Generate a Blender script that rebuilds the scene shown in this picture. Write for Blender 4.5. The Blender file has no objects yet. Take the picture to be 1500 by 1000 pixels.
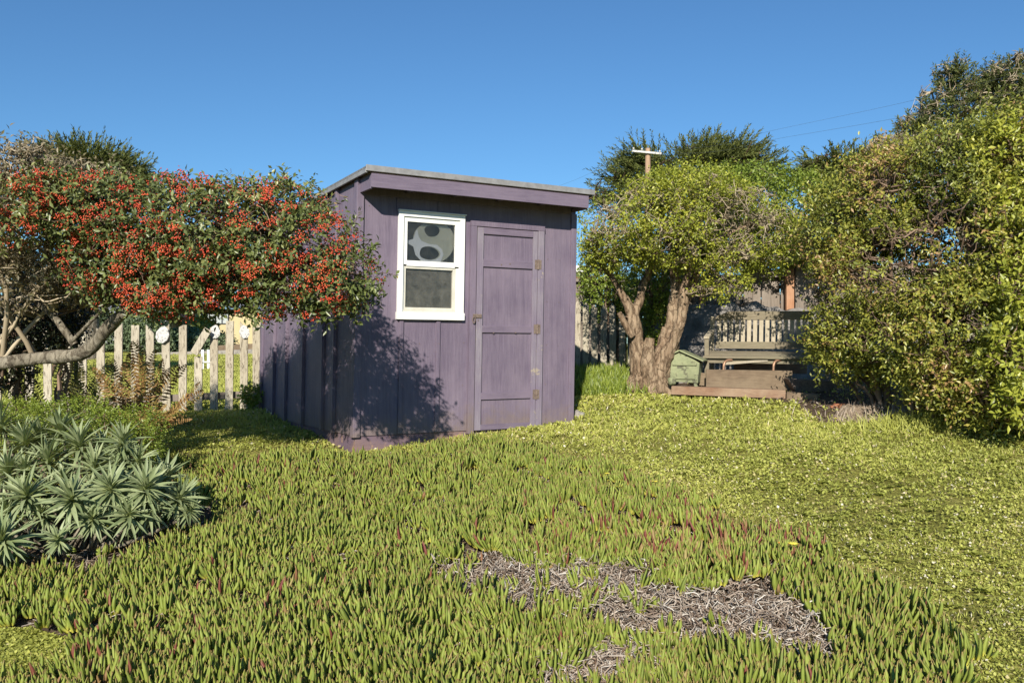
import bpy, bmesh, math
import numpy as np
from mathutils import Vector, noise
PI = math.pi
F0 = 1310.0
H = 1.45
sc = bpy.context.scene
COL = sc.collection

# ------------------------------------------------------------------ terrain
def grel(x, y):
    x = np.asarray(x, float); y = np.asarray(y, float)
    yy = np.minimum(y, 10.7) + 0.34 * np.clip(y - 10.7, 0, 17) + 0.10 * np.clip(y - 27.7, 0, 30)
    xx = 5.2 * np.tanh(x / 5.2)
    fade = np.clip(1 - (y - 12) / 30, 0.25, 1)
    b = 0.012 * np.sin(x * 2.3 + 1.1 * y) + 0.010 * np.sin(3.1 * y - 1.7 * x + 1)
    return -1.802 + .106 * np.maximum(yy, -4) + .0411 * xx * fade + b
def G(x, y):
    return grel(x, y) + H
def P(u, v, Y):
    return np.array([(u - 750) / F0 * Y, Y, H + (510 - v) / F0 * Y])
def gp(u, v, h=0.0):
    k = (u - 750) / F0; q = (510 - v) / F0; Y = 6.0
    for _ in range(40):
        Y = Y * .5 + .5 * min(max((float(grel(k * Y, Y)) + h) / q if q else 60, 1), 80)
    return k * Y, Y
def inpoly(x, y, poly):
    c = np.zeros(len(x), bool); n = len(poly)
    for i in range(n):
        x1, y1 = poly[i]; x2, y2 = poly[i - 1]
        m = ((y1 > y) != (y2 > y))
        c ^= m & (x < (x2 - x1) * (y - y1) / ((y2 - y1) if y2 != y1 else 1e-9) + x1)
    return c
def nz(p, s=1.0, seed=0.0):
    """cheap smooth pseudo noise in about [-1,1] for an (N,3) array"""
    q = np.asarray(p) * s + seed
    a = np.sin(q[:, 0] * 1.7 + 1.3 * np.sin(q[:, 1] * 1.1 + q[:, 2])) + np.sin(q[:, 1] * 2.1 + 1.5 * np.sin(q[:, 2] * 1.3 + .7 * q[:, 0]) + 2) + np.sin(q[:, 2] * 1.9 + 1.4 * np.sin(q[:, 0] * 1.2 - q[:, 1]) + 4)
    b = np.sin(q[:, 0] * 4.3 + 2.0 * q[:, 1] + seed) * np.sin(q[:, 2] * 3.9 + q[:, 1] * 1.1)
    return (a / 3 * .8 + b * .3)
def unit(a):
    return a / np.maximum(np.linalg.norm(a, axis=-1, keepdims=True), 1e-9)

# ------------------------------------------------------------------ mesh helpers
def mesh(name, V, Fs, mat, parent=None, rnd=None, tip=None, smooth=False):
    V = np.asarray(V, np.float32).reshape(-1, 3)
    if not isinstance(Fs, list): Fs = [Fs]
    Fs = [np.asarray(f, np.int32) for f in Fs if len(f)]
    me = bpy.data.meshes.new(name)
    nl = sum(f.size for f in Fs); nf = sum(len(f) for f in Fs)
    me.vertices.add(len(V)); me.vertices.foreach_set('co', V.ravel())
    me.loops.add(nl); me.polygons.add(nf)
    me.loops.foreach_set('vertex_index', np.concatenate([f.ravel() for f in Fs]))
    st = []; o = 0
    for f in Fs:
        st.append(o + np.arange(len(f)) * f.shape[1]); o += f.size
    me.polygons.foreach_set('loop_start', np.concatenate(st).astype(np.int32))
    for nm, a in (('rnd', rnd), ('tip', tip)):
        if a is not None:
            at = me.attributes.new(nm, 'FLOAT', 'POINT'); at.data.foreach_set('value', np.asarray(a, np.float32).ravel())
    me.update(calc_edges=True)
    if smooth: me.polygons.foreach_set('use_smooth', np.ones(nf, bool)); me.update()
    me.materials.append(mat)
    ob = bpy.data.objects.new(name, me); COL.objects.link(ob)
    if parent: ob.parent = parent
    return ob
class Acc:
    def __init__(s): s.V = []; s.T = []; s.Q = []; s.r = []; s.t = []; s.n = 0
    def add(s, d):
        V, F, r, t = d
        V = np.asarray(V).reshape(-1, 3)
        F = np.asarray(F)
        (s.T if F.shape[1] == 3 else s.Q).append(F + s.n)
        s.V.append(V); s.r.append(np.asarray(r).ravel()); s.t.append(np.asarray(t).ravel()); s.n += len(V)
        return s
    def make(s, name, mat, parent=None, smooth=False, origin=None):
        Fs = []
        if s.T: Fs.append(np.concatenate(s.T))
        if s.Q: Fs.append(np.concatenate(s.Q))
        V = np.concatenate(s.V)
        if origin is not None: V = V - np.asarray(origin)
        return mesh(name, V, Fs, mat, parent, np.concatenate(s.r), np.concatenate(s.t), smooth)
class MB:
    """boxes and prisms collected as one mesh"""
    def __init__(s, f=None): s.v = []; s.f = []; s.fn = f
    def hexa(s, c):
        o = len(s.v); s.v += [tuple(p) for p in c]
        s.f += [tuple(o + i for i in q) for q in ((0,3,2,1),(4,5,6,7),(0,1,5,4),(1,2,6,5),(2,3,7,6),(3,0,4,7))]
    def box(s, x0, x1, y0, y1, z0, z1):
        s.hexa([(x0,y0,z0),(x1,y0,z0),(x1,y1,z0),(x0,y1,z0),(x0,y0,z1),(x1,y0,z1),(x1,y1,z1),(x0,y1,z1)]); return s
    def beam(s, a, b, w, h, up=(0,0,1)):
        a = Vector(a); b = Vector(b); t = (b - a).normalized(); n = t.cross(Vector(up)).normalized(); m = n.cross(t).normalized()
        n *= w / 2; m *= h / 2
        s.hexa([a-n-m, a+n-m, b+n-m, b-n-m, a-n+m, a+n+m, b+n+m, b-n+m]); return s
    def prism(s, pts, d):
        """pts: outline (3D list), d: extrusion vector"""
        o = len(s.v); n = len(pts); d = Vector(d)
        s.v += [tuple(p) for p in pts] + [tuple(Vector(p) + d) for p in pts]
        s.f.append(tuple(o + i for i in range(n))[::-1]); s.f.append(tuple(o + n + i for i in range(n)))
        for i in range(n):
            j = (i + 1) % n; s.f.append((o+i, o+j, o+n+j, o+n+i))
        return s
    def build(s, name, mat, parent=None, bevel=0.0, smooth=False):
        me = bpy.data.meshes.new(name)
        v = s.v if s.fn is None else [s.fn(*p) for p in s.v]
        me.from_pydata([tuple(p) for p in v], [], s.f); me.update(); me.materials.append(mat)
        bm = bmesh.new(); bm.from_mesh(me); bmesh.ops.recalc_face_normals(bm, faces=bm.faces); bm.to_mesh(me); bm.free()
        if smooth:
            for p in me.polygons: p.use_smooth = True
        ob = bpy.data.objects.new(name, me); COL.objects.link(ob)
        if parent: ob.parent = parent
        if bevel:
            m = ob.modifiers.new('edge', 'BEVEL'); m.width = bevel; m.segments = 2; m.limit_method = 'ANGLE'
        return ob
def tag(o, label=None, cat=None, group=None, kind=None):
    if label: o['label'] = label
    if cat: o['category'] = cat
    if group: o['group'] = group
    if kind: o['kind'] = kind
    return o
def empty(name, loc, label, cat, group=None, rz=0):
    o = bpy.data.objects.new(name, None); COL.objects.link(o); o.location = tuple(float(c) for c in loc); o.rotation_euler = (0, 0, rz)
    o.empty_display_size = .1
    return tag(o, label, cat, group)
def tubes(Pn, R, k, rng, rnd=None, tips=None):
    Pn = np.asarray(Pn, float); N, M, _ = Pn.shape
    R = np.broadcast_to(np.asarray(R, float), (N, M))
    T = unit(np.gradient(Pn, axis=1))
    ref = unit(rng.normal(size=(N, 1, 3)) + np.array([.0, .0, .0]))
    n1 = unit(np.cross(T, np.broadcast_to(ref, T.shape))); n2 = np.cross(T, n1)
    a = np.arange(k) * 2 * PI / k
    V = Pn[:, :, None, :] + R[:, :, None, None] * (np.cos(a)[None, None, :, None] * n1[:, :, None, :] + np.sin(a)[None, None, :, None] * n2[:, :, None, :])
    idx = np.arange(N * M * k).reshape(N, M, k)
    nx = np.roll(idx, -1, axis=2)
    Fq = np.stack([idx[:, :-1], nx[:, :-1], nx[:, 1:], idx[:, 1:]], -1).reshape(-1, 4)
    if rnd is None: rnd = rng.random(N)
    r = np.broadcast_to(np.asarray(rnd)[:, None, None], (N, M, k))
    t = np.broadcast_to(np.linspace(0, 1, M)[None, :, None], (N, M, k))
    return V, Fq, r, t
def leaves(B, D, Nn, L, W, rnd, fold=.15):
    """rhombic folded leaves"""
    D = unit(D); S = unit(np.cross(D, Nn)); N2 = np.cross(S, D)
    L = np.broadcast_to(np.asarray(L, float), (len(B),))[:, None]; W = np.broadcast_to(np.asarray(W, float), (len(B),))[:, None]
    mid = B + D * L * .48
    v = np.stack([B, mid + S * W * .5 + N2 * W * fold, B + D * L - N2 * L * .10, mid - S * W * .5 + N2 * W * fold, ], 1)
    o = np.arange(len(B))[:, None] * 4
    Fq = np.concatenate([o + np.array([[0, 1, 2]]), o + np.array([[0, 2, 3]])])
    r = np.repeat(rnd, 4); t = np.tile([0, .5, 1, .5], len(B))
    return v, Fq, r, t
def blades(B, D, Nn, L, W, rnd, seg=5, droop=.3, fold=.2, prof=None):
    """long curved folded leaves: B base, D start direction, Nn upper-side normal"""
    N = len(B); D = unit(D); S = unit(np.cross(D, Nn)); N2 = np.cross(S, D)
    s = np.linspace(0, 1, seg + 1)
    L = np.broadcast_to(np.asarray(L, float), (N,)); W = np.broadcast_to(np.asarray(W, float), (N,)); dr = np.broadcast_to(np.asarray(droop, float), (N,))
    cen = B[:, None] + D[:, None] * (s[None, :, None] * L[:, None, None]) - N2[:, None] * ((s ** 2)[None, :, None] * (L * dr)[:, None, None])
    if prof is None: prof = np.sin(PI * np.clip(s * .96 + .04, 0, 1) ** .8) ** .8
    w = (prof[None] * W[:, None] * .5)[..., None]
    Lf = cen + S[:, None] * w + N2[:, None] * w * fold * 2; Rt = cen - S[:, None] * w + N2[:, None] * w * fold * 2
    V = np.stack([Lf, cen, Rt], 2)                     # N,seg+1,3,3
    idx = np.arange(N * (seg + 1) * 3).reshape(N, seg + 1, 3)
    Fq = np.stack([idx[:, :-1, :-1], idx[:, :-1, 1:], idx[:, 1:, 1:], idx[:, 1:, :-1]], -1).reshape(-1, 4)
    r = np.broadcast_to(rnd[:, None, None], (N, seg + 1, 3)); t = np.broadcast_to(s[None, :, None], (N, seg + 1, 3))
    return V, Fq, r, t
def blobs3(bl):
    C = []; R = []
    for (u, v, Y, ru, rv, ry) in bl:
        C.append(P(u, v, Y)); R.append([ru / F0 * Y, ry, rv / F0 * Y])
    return np.array(C), np.array(R)
def sample(rng, bl, n, shell=.35, thr=None, ns=1.5, seed=0.):
    """points in a union of ellipsoids, biased to the outside, thinned by noise"""
    C, R = blobs3(bl)
    w = (R[:, 0] * R[:, 1] * R[:, 2]) ** (2 / 3); w /= w.sum()
    i = rng.choice(len(C), n, p=w); d = unit(rng.normal(size=(n, 3)))
    rr = rng.random(n) ** shell
    p = C[i] + R[i] * d * rr[:, None] * (1 + .12 * nz(C[i] + d * 2, 2.2, seed + 3)[:, None])
    o = unit(d / R[i])
    keep = np.ones(n, bool)
    if thr is not None: keep = nz(p, ns, seed) > (thr - rng.random(n) * .5)
    # drop points buried deep inside another blob
    for c, r in zip(C, R):
        keep &= ~((((p - c) / r) ** 2).sum(1) < .30)
    keep &= p[:, 2] > G(p[:, 0], p[:, 1]) + .02
    return p[keep], o[keep]
def shoots(rng, p, o, nl, Ls, L, W, up=.5, rand=.6, spread=.9, face=.6, seed=0., fold=.15, tight=.6, cl=.45):
    n = len(p)
    d = unit(o + np.array([0, 0, up]) + rng.normal(size=(n, 3)) * rand)
    Lsv = Ls * (.5 + rng.random(n) * .9)
    k = np.arange(nl); t = (k + .6) / nl
    a = unit(np.cross(d, rng.normal(size=(n, 3)))); b = np.cross(d, a)
    ph = rng.random(n)[:, None] * 6.28 + k[None] * 2.4
    rad = np.cos(ph)[..., None] * a[:, None] + np.sin(ph)[..., None] * b[:, None]
    base = p[:, None] + d[:, None] * (t[None, :, None] * Lsv[:, None, None])
    D = d[:, None] * tight + rad * spread + rng.normal(size=(n, nl, 3)) * .25
    Nn = np.array([0, 0, face]) + np.array([0, -face * .5, 0]) + d[:, None] * .5 + rng.normal(size=(n, nl, 3)) * .45
    B = base.reshape(-1, 3); D = D.reshape(-1, 3); Nn = Nn.reshape(-1, 3); m = len(B)
    clump = np.repeat(nz(p, 2.3, seed + 7) * .5 + .5, nl)
    rnd = np.clip((1 - cl) * rng.random(m) + cl * clump, 0, 1)
    s = .65 + .6 * rng.random(m)
    return leaves(B, D, Nn, L * s, W * s, rnd, fold), (p, d, Lsv)
def twig(rng, A, B, r0, r1, M=6, wob=.12, k=3, sag=0.0):
    """wiggly tapering twigs from A to B"""
    A = np.asarray(A, float); B = np.asarray(B, float); N = len(A)
    s = np.linspace(0, 1, M)[None, :, None]
    ln = np.linalg.norm(B - A, axis=1)[:, None, None]
    off = rng.normal(size=(N, M, 3)) * wob * ln * np.sin(PI * s) * .5
    c = rng.normal(size=(N, 1, 3)) * wob * ln * np.sin(PI * s)
    Pn = A[:, None] * (1 - s) + B[:, None] * s + off + c
    Pn[:, :, 2] -= (sag * ln * np.sin(PI * s))[:, :, 0]
    r0 = np.broadcast_to(np.asarray(r0, float), (N,)); r1 = np.broadcast_to(np.asarray(r1, float), (N,))
    R = r0[:, None] * (1 - s[0, :, 0])[None] + r1[:, None] * s[0, :, 0][None]
    return tubes(Pn, R, k, rng)
def nearest(S, T, rng, jitter=.25, below=0.0):
    out = np.empty((len(T),), int)
    for i in range(0, len(T), 500):
        d = np.linalg.norm(T[i:i+500, None] - S[None], axis=2)
        d = d + (np.maximum(S[None, :, 2] - T[i:i+500, None, 2], 0)) * below
        d *= 1 + rng.random(d.shape) * jitter
        out[i:i+500] = d.argmin(1)
    return S[out]
def smoothpath(pts, n):
    pts = np.asarray(pts, float); m = len(pts); s = np.linspace(0, m - 1, n); o = []
    for q in s:
        i = min(int(q), m - 2); f = q - i
        p0 = pts[max(i-1, 0)]; p1 = pts[i]; p2 = pts[i+1]; p3 = pts[min(i+2, m-1)]
        o.append(.5 * ((2*p1) + (-p0+p2)*f + (2*p0-5*p1+4*p2-p3)*f*f + (-p0+3*p1-3*p2+p3)*f**3))
    return np.array(o)
def limb(pts, radii, rng, n=26, k=14, gn=.12, fr=5., lump=1.):
    """one gnarled limb as a closed-ish tube; returns an Acc-style tuple and its centre line"""
    q = smoothpath([list(p) + [r] for p, r in zip(pts, radii)], n)
    C = q[:, :3]; R = np.maximum(q[:, 3], .002)
    V, Fq, r, t = tubes(C[None], R[None], k, rng, rnd=np.array([rng.random()]))
    V = V.reshape(n, k, 3)
    for i in range(n):
        for j in range(k):
            v = V[i, j]; dv = v - C[i]
            a = noise.noise(Vector((v[0]*fr, v[1]*fr, v[2]*fr*.45))) * gn * 1.6 + (.28 - abs(noise.noise(Vector((v[0]*fr*2.4, v[1]*fr*2.4, v[2]*fr*.7))))) * gn * lump * .9 + noise.noise(Vector((v[0]*fr*6, v[1]*fr*6, v[2]*fr*3))) * gn * .35
            V[i, j] = C[i] + dv * (1 + a)
    V = V.reshape(-1, 3)
    cap = len(V); V = np.vstack([V, C[-1] + (C[-1] - C[-2]) * .3])
    last = (n - 1) * k + np.arange(k)
    capf = np.stack([last, np.roll(last, -1), np.full(k, cap), np.full(k, cap)], 1)
    Fq = np.vstack([Fq, capf[:, [0, 1, 2, 2]]]) if False else Fq
    tri = np.stack([last, np.roll(last, -1), np.full(k, cap)], 1)
    rr = np.append(np.asarray(r).ravel(), .5); tt = np.append(np.asarray(t).ravel(), 1)
    return (V, Fq, rr, tt), tri, C
def limbs(specs, rng, name, mat, parent, origin=None, **kw):
    a = Acc(); S = []
    for pts, radii in specs:
        d, tri, C = limb(pts, radii, rng, **kw)
        n0 = a.n; a.add(d); a.T.append(tri + n0); S.append(C)
    return a, np.concatenate(S)

# ------------------------------------------------------------------ materials
def newmat(name):
    m = bpy.data.materials.new(name); m.use_nodes = True; nt = m.node_tree
    for n in list(nt.nodes): nt.nodes.remove(n)
    out = nt.nodes.new('ShaderNodeOutputMaterial')
    return m, nt, out
def N(nt, t, **kw):
    n = nt.nodes.new(t)
    for k, v in kw.items():
        if k in n.inputs: n.inputs[k].default_value = v
        else: setattr(n, k, v)
    return n
def ramp(nt, fac, stops):
    r = nt.nodes.new('ShaderNodeValToRGB'); e = r.color_ramp.elements
    while len(e) < len(stops): e.new(.5)
    for i, (p, c) in enumerate(stops): e[i].position = p; e[i].color = (*c, 1)
    nt.links.new(fac, r.inputs[0]); return r.outputs[0]
def mixc(nt, fac, a, b, mode='MIX'):
    n = nt.nodes.new('ShaderNodeMix'); n.data_type = 'RGBA'; n.blend_type = mode
    for s, v in ((0, fac), (6, a), (7, b)):
        if hasattr(v, 'default_value') or isinstance(v, bpy.types.NodeSocket): nt.links.new(v, n.inputs[s])
        else: n.inputs[s].default_value = v if s == 0 else (*v, 1)
    return n.outputs[2]
def leafmat(name, stops, tip=None, gain=1.0, tipfrom=.6, tr=.3, rough=.45, spec=.5, base=None):
    m, nt, out = newmat(name)
    stops = [(p_, tuple(min(x_ * gain, .9) for x_ in c_)) for p_, c_ in stops]
    a = N(nt, 'ShaderNodeAttribute', attribute_name='rnd')
    c = ramp(nt, a.outputs['Fac'], stops)
    if tip or base:
        t = N(nt, 'ShaderNodeAttribute', attribute_name='tip')
        if tip:
            mr = N(nt, 'ShaderNodeMapRange'); mr.inputs[1].default_value = tipfrom; mr.inputs[2].default_value = 1
            nt.links.new(t.outputs['Fac'], mr.inputs[0]); c = mixc(nt, mr.outputs[0], c, tip)
        if base:
            mr = N(nt, 'ShaderNodeMapRange'); mr.inputs[1].default_value = .35; mr.inputs[2].default_value = 0
            nt.links.new(t.outputs['Fac'], mr.inputs[0]); c = mixc(nt, mr.outputs[0], c, base)
    p = N(nt, 'ShaderNodeBsdfPrincipled', Roughness=rough); p.inputs['Specular IOR Level'].default_value = spec
    nt.links.new(c, p.inputs['Base Color'])
    if tr > 0:
        t = N(nt, 'ShaderNodeBsdfTranslucent'); g = mixc(nt, 1.0, c, (1.08, 1.05, .5), 'MULTIPLY'); nt.links.new(g, t.inputs[0])
        ms = N(nt, 'ShaderNodeMixShader'); ms.inputs[0].default_value = tr
        nt.links.new(p.outputs[0], ms.inputs[1]); nt.links.new(t.outputs[0], ms.inputs[2]); nt.links.new(ms.outputs[0], out.inputs[0])
    else: nt.links.new(p.outputs[0], out.inputs[0])
    return m
def ramp2(nt, val, lo, hi, mx):
    m = N(nt, 'ShaderNodeMapRange'); m.inputs[1].default_value = lo; m.inputs[2].default_value = hi; m.inputs[3].default_value = mx; m.inputs[4].default_value = 0
    nt.links.new(val, m.inputs[0]); return m.outputs[0]
def woodmat(name, c0, c1, c2=None, rough=.75, scale=(18, 18, 1.6), bump=.3, spots=0., spec=.3, streak=1.0, patch=None, pthr=.6, pscale=3., pstretch=1., dirt=0.):
    """boards: long grain along local z unless scale says otherwise"""
    m, nt, out = newmat(name)
    tc = N(nt, 'ShaderNodeTexCoord'); mp = N(nt, 'ShaderNodeMapping'); mp.inputs['Scale'].default_value = scale
    nt.links.new(tc.outputs['Object'], mp.inputs[0])
    n1 = N(nt, 'ShaderNodeTexNoise', Scale=3.0, Detail=8.0, Roughness=.65); nt.links.new(mp.outputs[0], n1.inputs[0])
    n2 = N(nt, 'ShaderNodeTexNoise', Scale=1.7, Detail=5.0, Roughness=.6); nt.links.new(tc.outputs['Object'], n2.inputs[0])
    c = ramp(nt, n1.outputs[0], [(.3, c0), (.7, c1)])
    if c2: c = mixc(nt, ramp(nt, n2.outputs[0], [(.42, (0, 0, 0)), (.66, (.75, .75, .75))]), c, c2)
    if patch:
        n3 = N(nt, 'ShaderNodeTexNoise', Scale=pscale, Detail=9.0, Roughness=.75); mq = N(nt, 'ShaderNodeMapping'); mq.inputs['Scale'].default_value = (pstretch, pstretch, 1); nt.links.new(tc.outputs['Object'], mq.inputs[0]); nt.links.new(mq.outputs[0], n3.inputs[0])
        c = mixc(nt, ramp(nt, n3.outputs[0], [(pthr, (0, 0, 0)), (pthr + .04, (1, 1, 1))]), c, patch)
    if dirt:
        sx = N(nt, 'ShaderNodeSeparateXYZ'); nt.links.new(tc.outputs['Object'], sx.inputs[0])
        n4 = N(nt, 'ShaderNodeTexNoise', Scale=7.0, Detail=10.0, Roughness=.75); nt.links.new(tc.outputs['Object'], n4.inputs[0])
        ma = N(nt, 'ShaderNodeMath', operation='MULTIPLY_ADD'); ma.inputs[1].default_value = -.9; nt.links.new(n4.outputs[0], ma.inputs[0]); nt.links.new(sx.outputs[2], ma.inputs[2])
        c = mixc(nt, ramp(nt, ma.outputs[0], [(.0, (dirt, dirt, dirt)), (.02, (0, 0, 0))]) if False else ramp2(nt, ma.outputs[0], -.46, -.22, dirt), c, (.19, .145, .12))
        n5 = N(nt, 'ShaderNodeTexNoise', Scale=1.0, Detail=6.0, Roughness=.7); m5 = N(nt, 'ShaderNodeMapping'); m5.inputs['Scale'].default_value = (22, 22, .55); nt.links.new(tc.outputs['Object'], m5.inputs[0]); nt.links.new(m5.outputs[0], n5.inputs[0])
        c = mixc(nt, 1.0, c, ramp(nt, n5.outputs[0], [(.30, (.84, .83, .86)), (.5, (1, 1, 1)), (.72, (1.10, 1.09, 1.08))]), 'MULTIPLY')
    if spots:
        vo = N(nt, 'ShaderNodeTexVoronoi', Scale=5.5); nt.links.new(tc.outputs['Object'], vo.inputs[0])
        c = mixc(nt, ramp(nt, vo.outputs[0], [(.02, (spots, spots, spots)), (.07, (0, 0, 0))]), c, tuple(x * .35 for x in c0))
    p = N(nt, 'ShaderNodeBsdfPrincipled', Roughness=rough); p.inputs['Specular IOR Level'].default_value = spec
    nt.links.new(c, p.inputs['Base Color'])
    b = N(nt, 'ShaderNodeBump', Strength=bump, Distance=.01); nt.links.new(n1.outputs[0], b.inputs['Height']); nt.links.new(b.outputs[0], p.inputs['Normal'])
    nt.links.new(p.outputs[0], out.inputs[0]); return m
def plain(name, c0, c1=None, rough=.6, scale=8., metal=0., bump=.2, spec=.4, lo=.35, hi=.65):
    m, nt, out = newmat(name); c1 = c1 or tuple(x * .8 for x in c0)
    tc = N(nt, 'ShaderNodeTexCoord')
    n1 = N(nt, 'ShaderNodeTexNoise', Scale=scale, Detail=7.0, Roughness=.65); nt.links.new(tc.outputs['Object'], n1.inputs[0])
    c = ramp(nt, n1.outputs[0], [(lo, c1), (hi, c0)])
    p = N(nt, 'ShaderNodeBsdfPrincipled', Roughness=rough, Metallic=metal); p.inputs['Specular IOR Level'].default_value = spec
    nt.links.new(c, p.inputs['Base Color'])
    b = N(nt, 'ShaderNodeBump', Strength=bump, Distance=.02); nt.links.new(n1.outputs[0], b.inputs['Height']); nt.links.new(b.outputs[0], p.inputs['Normal'])
    nt.links.new(p.outputs[0], out.inputs[0]); return m
def barkmat(name, stops, fr=9., bump=.8):
    m, nt, out = newmat(name)
    tc = N(nt, 'ShaderNodeTexCoord'); mp = N(nt, 'ShaderNodeMapping'); mp.inputs['Scale'].default_value = (1, 1, .35)
    nt.links.new(tc.outputs['Object'], mp.inputs[0])
    n1 = N(nt, 'ShaderNodeTexNoise', Scale=fr, Detail=10.0, Roughness=.7, Distortion=1.2); nt.links.new(mp.outputs[0], n1.inputs[0])
    vo = N(nt, 'ShaderNodeTexVoronoi', Scale=fr * 1.6, feature='DISTANCE_TO_EDGE'); nt.links.new(mp.outputs[0], vo.inputs[0])
    c = ramp(nt, n1.outputs[0], stops)
    dn = N(nt, 'ShaderNodeMixRGB'); dn.inputs[0].default_value = .12; nt.links.new(mp.outputs[0], dn.inputs[1]); nt.links.new(n1.outputs[1], dn.inputs[2]); nt.links.new(dn.outputs[0], vo.inputs[0])
    c = mixc(nt, 1.0, c, ramp(nt, vo.outputs[0], [(.0, (.30, .27, .25)), (.10, (1, 1, 1))]), 'MULTIPLY')
    p = N(nt, 'ShaderNodeBsdfPrincipled', Roughness=.85); p.inputs['Specular IOR Level'].default_value = .2
    nt.links.new(c, p.inputs['Base Color'])
    ad = N(nt, 'ShaderNodeMath', operation='ADD'); nt.links.new(n1.outputs[0], ad.inputs[0])
    ml = N(nt, 'ShaderNodeMath', operation='MULTIPLY'); ml.inputs[1].default_value = .8; nt.links.new(vo.outputs[0], ml.inputs[0]); nt.links.new(ml.outputs[0], ad.inputs[1])
    b = N(nt, 'ShaderNodeBump', Strength=bump, Distance=.03); nt.links.new(ad.outputs[0], b.inputs['Height']); nt.links.new(b.outputs[0], p.inputs['Normal'])
    nt.links.new(p.outputs[0], out.inputs[0]); return m

M = {}
PUR0, PUR1 = (.122, .095, .136), (.172, .140, .184)
M['purple'] = woodmat('purple_paint', PUR0, PUR1, (.205, .165, .208), rough=.6, bump=.45, spots=.6, spec=.35, dirt=.7, patch=(.24, .20, .20), pthr=.66, pscale=5, pstretch=4)
M['purple_h'] = woodmat('purple_paint_cross_grain', PUR0, PUR1, (.20, .158, .205), rough=.6, scale=(1.6, 18, 18), bump=.35, spec=.35)
M['purple_worn'] = woodmat('faded_purple_paint', (.18, .15, .19), (.27, .245, .27), (.17, .135, .19), rough=.75, bump=.4, patch=(.33, .28, .22), pthr=.60, pscale=6)
M['skirt'] = woodmat('skirt_paint', (.12, .085, .12), (.17, .12, .15), (.26, .17, .12), rough=.85, scale=(2, 18, 12), bump=.6, patch=(.34, .22, .14), pthr=.57, pscale=5)
M['white'] = plain('white_window_paint', (.80, .80, .77), (.72, .72, .68), rough=.45, scale=4, bump=.05)
M['sash'] = plain('aged_cream_sash', (.62, .60, .52), (.50, .48, .40), rough=.5, scale=7, bump=.1)
M['roof'] = plain('grey_roll_roofing', (.20, .20, .20), (.13, .13, .13), rough=.9, scale=30, bump=.5)
M['drip'] = plain('dull_metal_edge', (.36, .35, .34), (.24, .23, .22), rough=.5, scale=9, metal=.3, bump=.1)
M['rust'] = plain('rusty_metal', (.26, .20, .16), (.15, .11, .09), rough=.75, scale=40, metal=.3, bump=.4)
M['dark'] = plain('dark_interior', (.05, .045, .04), (.03, .03, .03), rough=.9)
M['picket'] = woodmat('weathered_white_picket', (.27, .235, .17), (.46, .41, .31), (.52, .475, .38), rough=.9, scale=(30, 30, 2.5), bump=.7, patch=(.15, .125, .09), pthr=.54, pscale=9, pstretch=5)
M['board'] = woodmat('grey_fence_board', (.13, .105, .085), (.24, .20, .16), (.28, .24, .20), rough=.9, scale=(20, 20, 1.5), bump=.5)
M['redpost'] = woodmat('reddish_post', (.28, .13, .07), (.42, .22, .12), (.48, .30, .19), rough=.85, scale=(20, 20, 1.5), bump=.5)
M['bench'] = woodmat('weathered_bench_wood', (.32, .27, .19), (.48, .42, .31), (.40, .36, .28), rough=.85, scale=(18, 18, 3), bump=.4)
M['bench_dark'] = woodmat('mossy_bench_wood', (.16, .135, .09), (.28, .24, .17), (.22, .20, .13), rough=.9, scale=(3, 18, 18), bump=.4)
M['timber'] = woodmat('brown_timber', (.10, .07, .045), (.20, .145, .095), (.26, .20, .13), rough=.85, scale=(1.5, 16, 16), bump=.5)
M['timber_red'] = woodmat('red_brown_timber', (.15, .08, .05), (.27, .16, .10), (.34, .26, .18), rough=.85, scale=(1.5, 16, 16), bump=.5)
M['greenpaint'] = woodmat('flaking_pale_green_paint', (.21, .235, .13), (.33, .35, .20), (.17, .18, .10), rough=.8, scale=(5, 5, 5), bump=.3, patch=(.11, .11, .07), pthr=.54, pscale=8)
M['shell'] = plain('chalky_shell', (.55, .545, .52), (.13, .12, .11), rough=.5, scale=30, bump=.9, lo=.36, hi=.47)
M['stone'] = plain('grey_stone', (.34, .31, .27), (.18, .17, .15), rough=.9, scale=9, bump=.8)
M['concrete'] = plain('rough_grey_wall', (.27, .25, .23), (.15, .14, .13), rough=.95, scale=7, bump=1.)
M['bark'] = barkmat('gnarled_pale_bark', [(.28, (.07, .045, .028)), (.42, (.22, .15, .095)), (.6, (.36, .27, .18)), (.8, (.20, .17, .10))], 9, 1.0)
M['smoothbark'] = barkmat('smooth_grey_bark', [(.30, (.07, .055, .04)), (.42, (.17, .145, .105)), (.58, (.30, .265, .20)), (.72, (.14, .125, .09))], 9, .9)
M['twig'] = leafmat('pale_twig', [(0, (.20, .155, .10)), (.6, (.38, .31, .21)), (1, (.50, .42, .30))], tr=0, rough=.9, spec=.1)
M['twigdark'] = leafmat('brown_twig', [(0, (.10, .07, .05)), (.6, (.20, .14, .10)), (1, (.30, .21, .15))], tr=0, rough=.9, spec=.1)
M['berryleaf'] = leafmat('cotoneaster_leaf', gain=1.1, stops=[(0, (.04, .055, .018)), (.4, (.095, .12, .035)), (.75, (.17, .20, .06)), (.92, (.27, .27, .10)), (1, (.34, .19, .08))], tr=.2, rough=.38, spec=.5)
M['berry'] = leafmat('red_berry', [(0, (.34, .03, .018)), (.5, (.58, .075, .03)), (1, (.70, .17, .06))], tr=0, rough=.35, spec=.5)
M['dullleaf'] = leafmat('sparse_dull_leaf', [(0, (.10, .08, .05)), (.5, (.17, .15, .07)), (1, (.26, .19, .10))], tr=.25)
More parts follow.
